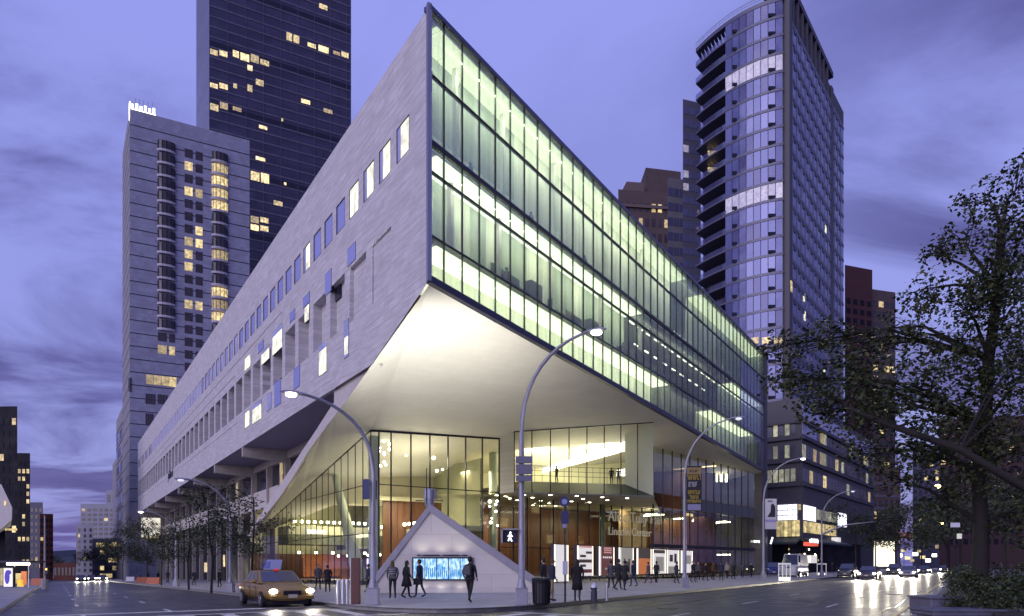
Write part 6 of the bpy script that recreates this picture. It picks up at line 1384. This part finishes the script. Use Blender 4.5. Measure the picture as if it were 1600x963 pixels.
for k, (px, py, mm, lb) in enumerate(((222, 912, orange, 'orange barrier, nearest the stone tower'), (240, 914, orange, 'orange barrier, second along the kerb'), (204, 909, barw, 'white barrier beside the orange ones'), (80, 906, barw, 'left white barrier across the side street'), (90, 906, barw, 'right white barrier across the side street'), (60, 916, orange, 'orange drum pile on the left pavement'))):
    x, y, z = foot(px, py, .05); o = thing('barrier', lb, 'barrier', (x, y, z), 'road works barriers')
    MB().prism([(x - .8, y - .25, z), (x + .8, y - .25, z), (x + .8, y - .1, z + .95), (x - .8, y - .1, z + .95)], (0, .3, 0)).build('panel', mm, o)
    for s_ in (-.6, .6): MB().box(x + s_ - .1, x + s_ + .1, y - .3, y + .35, z, z + .12).build('foot', darkm, o)
hl = MB(); n_ = 40
for j in range(n_ + 1):
    x = -1400 + 1500 * j / n_; zt = 14 + 9 * math.sin(j * .9) + 5 * math.sin(j * 2.3); hl.v += [(x, 1500, -10), (x, 1500, zt), (x, 1700, zt + 12)]
for j in range(n_): 
    for r_ in range(2): hl.f.append((j * 3 + r_, j * 3 + 3 + r_, j * 3 + 4 + r_, j * 3 + 1 + r_)); hl.m.append(0)
o = hl.build('hills', mat('far_woods', (.04, .05, .07), .9, var=.3, vscale=.02)); o['kind'] = 'structure'

# ------------------------------------------------------------------ trees and planting
leaf = [mat('leaf_dark', (.022, .032, .012), .6, var=.3, vscale=2), mat('leaf_mid', (.045, .06, .02), .6, var=.3, vscale=2), mat('leaf_olive', (.075, .085, .03), .6, var=.3, vscale=2)]
bark = mat('bark', (.018, .015, .014), .9, var=.3, vscale=6, bump=.6)
def leaves(mb, c, r, n, size, rr, flat=.8):
    for _ in range(n):
        while True:
            q = Vector((rr.uniform(-1, 1), rr.uniform(-1, 1), rr.uniform(-1, 1)))
            if q.length < 1: break
        q = q * (.45 + .55 * q.length); p = c + Vector((q.x * r, q.y * r, q.z * r * flat)); s_ = size * rr.uniform(.6, 1.35)
        u = Vector((rr.uniform(-1, 1), rr.uniform(-1, 1), rr.uniform(-.9, .4))).normalized(); v = u.cross(Vector((rr.uniform(-1, 1), rr.uniform(-1, 1), 1))).normalized()
        k = len(mb.v); mb.v += [tuple(p), tuple(p + u * s_ * .5 + v * s_ * .32), tuple(p + u * s_), tuple(p + u * s_ * .5 - v * s_ * .32)]; mb.f.append((k, k + 1, k + 2, k + 3)); mb.m.append(rr.choice((0, 0, 1, 1, 2)))
def tree(label, base_, trunk_pts, tr, blobs, size=.15, dens=90, seed=1, group=None, twigs=7, cat='tree', crown_l=None):
    rr = random.Random(seed); o = thing('street_tree', label, cat, base_, group)
    tm = MB(); tm.tube(trunk_pts, [tr * (1 - .55 * i / (len(trunk_pts) - 1)) for i in range(len(trunk_pts))], 9); top = [Vector(p) for p in trunk_pts]
    tm.build('trunk', bark, o, smooth=True)
    bm_, lm_ = MB(), MB()
    for c, r in blobs:
        c = Vector(c); s_ = min(top[1:], key=lambda p: (p - c).length + (3 if p.z > c.z else 0)); d_ = (c - s_).length
        mid = s_.lerp(c, .5) + Vector((rr.uniform(-.1, .1), rr.uniform(-.1, .1), .10)) * d_
        bm_.tube([s_, mid + Vector((rr.uniform(-.1, .1), 0, rr.uniform(-.1, .1))), c], [tr * .30, tr * .17, tr * .05], 6)
        for _ in range(twigs):
            q = Vector((rr.gauss(0, 1), rr.gauss(0, 1), rr.gauss(0, .8))).normalized() * r * rr.uniform(.6, 1.1); st = mid.lerp(c, rr.uniform(.3, 1)); e = c + q
            bm_.tube([st, st.lerp(e, .5) + Vector((0, 0, .05 * r)), e], [tr * .07, tr * .045, tr * .02], 4, cap=False)
            leaves(lm_, e, r * .42, int(dens * r * r * .16 * 6 / max(1, twigs)), size, rr)
        leaves(lm_, c, r, int(dens * r * r * .55), size, rr)
    bm_.build('limbs', bark, o); cr_ = lm_.build('crown', leaf, o); return o
YB = 24.5
def bl(px, py, r, Y=YB): return (at(px, py, Y), r * Y / FP)
g0 = at(1530, 953, YB); g0.z = .15
big = [(1598, 285, 38, 25), (1545, 310, 40, 25), (1590, 345, 48, 24), (1500, 372, 36, 25), (1555, 400, 60, 24), (1455, 395, 26, 26), (1605, 440, 60, 24), (1440, 452, 36, 25), (1500, 465, 55, 24), (1565, 500, 62, 23.5), (1410, 515, 42, 25), (1460, 545, 58, 24), (1350, 545, 45, 25), (1530, 575, 62, 24), (1600, 585, 60, 24), (1290, 520, 34, 25.5),
       (1230, 545, 36, 25.5), (1250, 590, 42, 25), (1310, 595, 50, 24.5), (1390, 605, 62, 24), (1470, 640, 66, 24), (1215, 590, 26, 26), (1550, 660, 66, 24), (1345, 655, 50, 24), (1270, 648, 32, 25), (1420, 690, 56, 24), (1500, 735, 55, 24), (1600, 700, 60, 23.5), (1345, 700, 34, 24.5), (1390, 745, 30, 25), (1590, 800, 46, 24), (1465, 790, 30, 25), (1440, 720, 46, 24), (1200, 545, 18, 26)]
bigb = [bl(*b) for b in big]
T0 = [g0, g0 + Vector((.05, 0, 1.6)), at(1533, 820, YB), at(1528, 740, YB), at(1540, 660, YB), at(1545, 560, YB), at(1560, 450, YB), at(1565, 360, YB)]
tree('large street tree on the median whose dark crown fills the right of the picture', g0, T0, .30, [b for i, b in enumerate(bigb)], size=.17, dens=300, seed=3, twigs=9)
# a second tree just outside the frame, whose long limb reaches in
g1 = Vector((19.6, 19.5, .15))
T1_ = [g1, g1 + Vector((0, 0, 2)), Vector((19.3, 19.8, 4.0)), at(1600, 762, 21), at(1500, 702, 21.5), at(1400, 668, 22.5), at(1330, 640, 23.5), at(1290, 612, 24.5)]
tree('leaning tree at the right edge with one long limb reaching left over the avenue', g1, T1_, .17, [bl(1380, 640, 40, 22.5), bl(1300, 622, 34, 24), bl(1450, 655, 40, 22), bl(1620, 640, 70, 21), bl(1640, 480, 80, 21), bl(1600, 560, 50, 21), bl(1250, 610, 22, 25)], size=.16, dens=240, seed=8)
def small_tree(px, py, h, r, label, seed, dens=55, size=.17, group='small trees along the side street kerb', Yf=None, n_=6, tr=.08):
    x, y, z = foot(px, py) if Yf is None else (*at(px, HY, Yf)[:2], .15); rr = random.Random(seed); b0 = Vector((x, y, z))
    T_ = [b0, b0 + Vector((rr.uniform(-.1, .1), 0, h * .35)), b0 + Vector((rr.uniform(-.2, .2), 0, h * .6)), b0 + Vector((rr.uniform(-.2, .2), 0, h * .85))]
    B_l = [(b0 + Vector((rr.uniform(-1, 1) * r, rr.uniform(-1, 1) * r, h * rr.uniform(.5, 1))), r * rr.uniform(.35, .6)) for _ in range(n_)]
    return tree(label, b0, T_, tr, B_l, size=size, dens=dens, seed=seed, group=group, twigs=6)
small_tree(295, 922, 6.0, 2.1, 'thin street tree nearest the far lamp on the side street', 21, dens=150)
small_tree(330, 927, 6.2, 2.3, 'fuller street tree between the two unlit lamps', 22, dens=240)
small_tree(392, 930, 6.4, 2.1, 'thin bare-limbed street tree at the foot of the stone fin', 23, dens=90)
small_tree(252, 915, 6.5, 2.6, 'leafy street tree before the arcade of the stone block', 24, dens=200)
small_tree(192, 908, 9, 4.2, 'round dark tree at the foot of the stone tower', 25, dens=90, size=.3, n_=9)
small_tree(165, 905, 9, 4.8, 'dark tree left of the stone tower, over the side street', 26, dens=90, size=.3, n_=9)
small_tree(230, 912, 8, 3.2, 'dark tree before the lit screen under the stone wall', 27, dens=100, size=.25, n_=7)
small_tree(105, 903, 9, 6.5, 'wide far tree at the end of the side street', 28, dens=22, size=.5, n_=9, group='far trees')
for px, Y, h, r, lb, sd_ in ((1338, 118, 11.5, 4.5, 'rounded street tree left of the bright shop', 31), (1400, 112, 10, 4.0, 'slender street tree before the bright shop', 32), (1440, 150, 14, 6, 'dark street tree farther up the avenue', 33), (1368, 150, 12, 5, 'dark street tree behind the signal arm', 34), (1500, 75, 9, 3.6, 'dark median tree behind the big trunk', 35), (1570, 60, 9, 3.8, 'dark median tree near the right edge', 36), (1480, 115, 12, 5, 'far median tree beside the yellow lamps', 37), (1540, 95, 13, 6, 'broad dark tree deep in the median', 38)):
    small_tree(px, 0, h, r, lb, sd_, dens=30, size=.4, group='trees along the avenue', Yf=Y, n_=9, tr=.16)
# hedge along the median kerb and shrubs in the corner
rr = random.Random(4); hm = MB(); core_ = MB()
for k in range(60):
    s_ = 13 + k * .9; x, y = offB(s_, 1.3); leaves(hm, Vector((x, y, .85)), 1.0, 260 if k < 30 else 120, .13 if k < 30 else .2, rr, .85)
x0, y0 = offB(13, .8); o = hm.build('hedge', leaf); tag(o, 'dark leafy hedge along the kerb of the median', 'hedge', kind='stuff')
sh_ = MB()
for px, py, Y, r in ((1500, 940, 21, .55), (1540, 930, 22, .7), (1580, 925, 21, .8), (1610, 930, 20, .9), (1560, 950, 20, .7), (1515, 905, 24, .5), (1600, 905, 24, .8), (1550, 905, 26, .8), (1640, 900, 22, 1)):
    leaves(sh_, at(px, py, Y), r, int(700 * r), .13, rr, .8)
o = sh_.build('shrubbery', leaf); tag(o, 'dark low shrubs filling the lower right corner', 'shrubs', kind='stuff')
pl_ = thing('planter', 'low blue-grey stone planter wall at the kerb in the lower right corner', 'planter', (*at(1480, HY, 21)[:2], .15))
a0 = at(1456, 958, 20.8)
for (x0, x1, y0, y1, Y) in ((1455, 1502, 936, 958, 21.2), (1459, 1640, 956, 980, 19.6)):
    p0, p1 = at(x0, y1, Y), at(x1, y0, Y); MB().box(p0.x, p1.x, Y, Y + 1.2, .15, p1.z).build('planter_block', mat('bluestone', (.12, .12, .17), .55, var=.2, vscale=3), pl_, bevel=.04)
    MB().box(p0.x - .04, p1.x + .04, Y - .04, Y + 1.24, p1.z, p1.z + .06).build('coping', MATS['bluestone'], pl_, bevel=.01)
MB().prism([(*offB(s_, n_), .15) for s_, n_ in ((-3, 2), (26, 2.2), (26, 9), (-3, 9))], (0, 0, .15)).build('flower_bed', mat('dark_soil', (.03, .026, .02), .95, var=.3, vscale=3), pl_)
for q in list(col.objects):
    if q.type == 'MESH' and q.parent is None and 'kind' not in q and 'category' not in q: q['kind'] = 'structure'
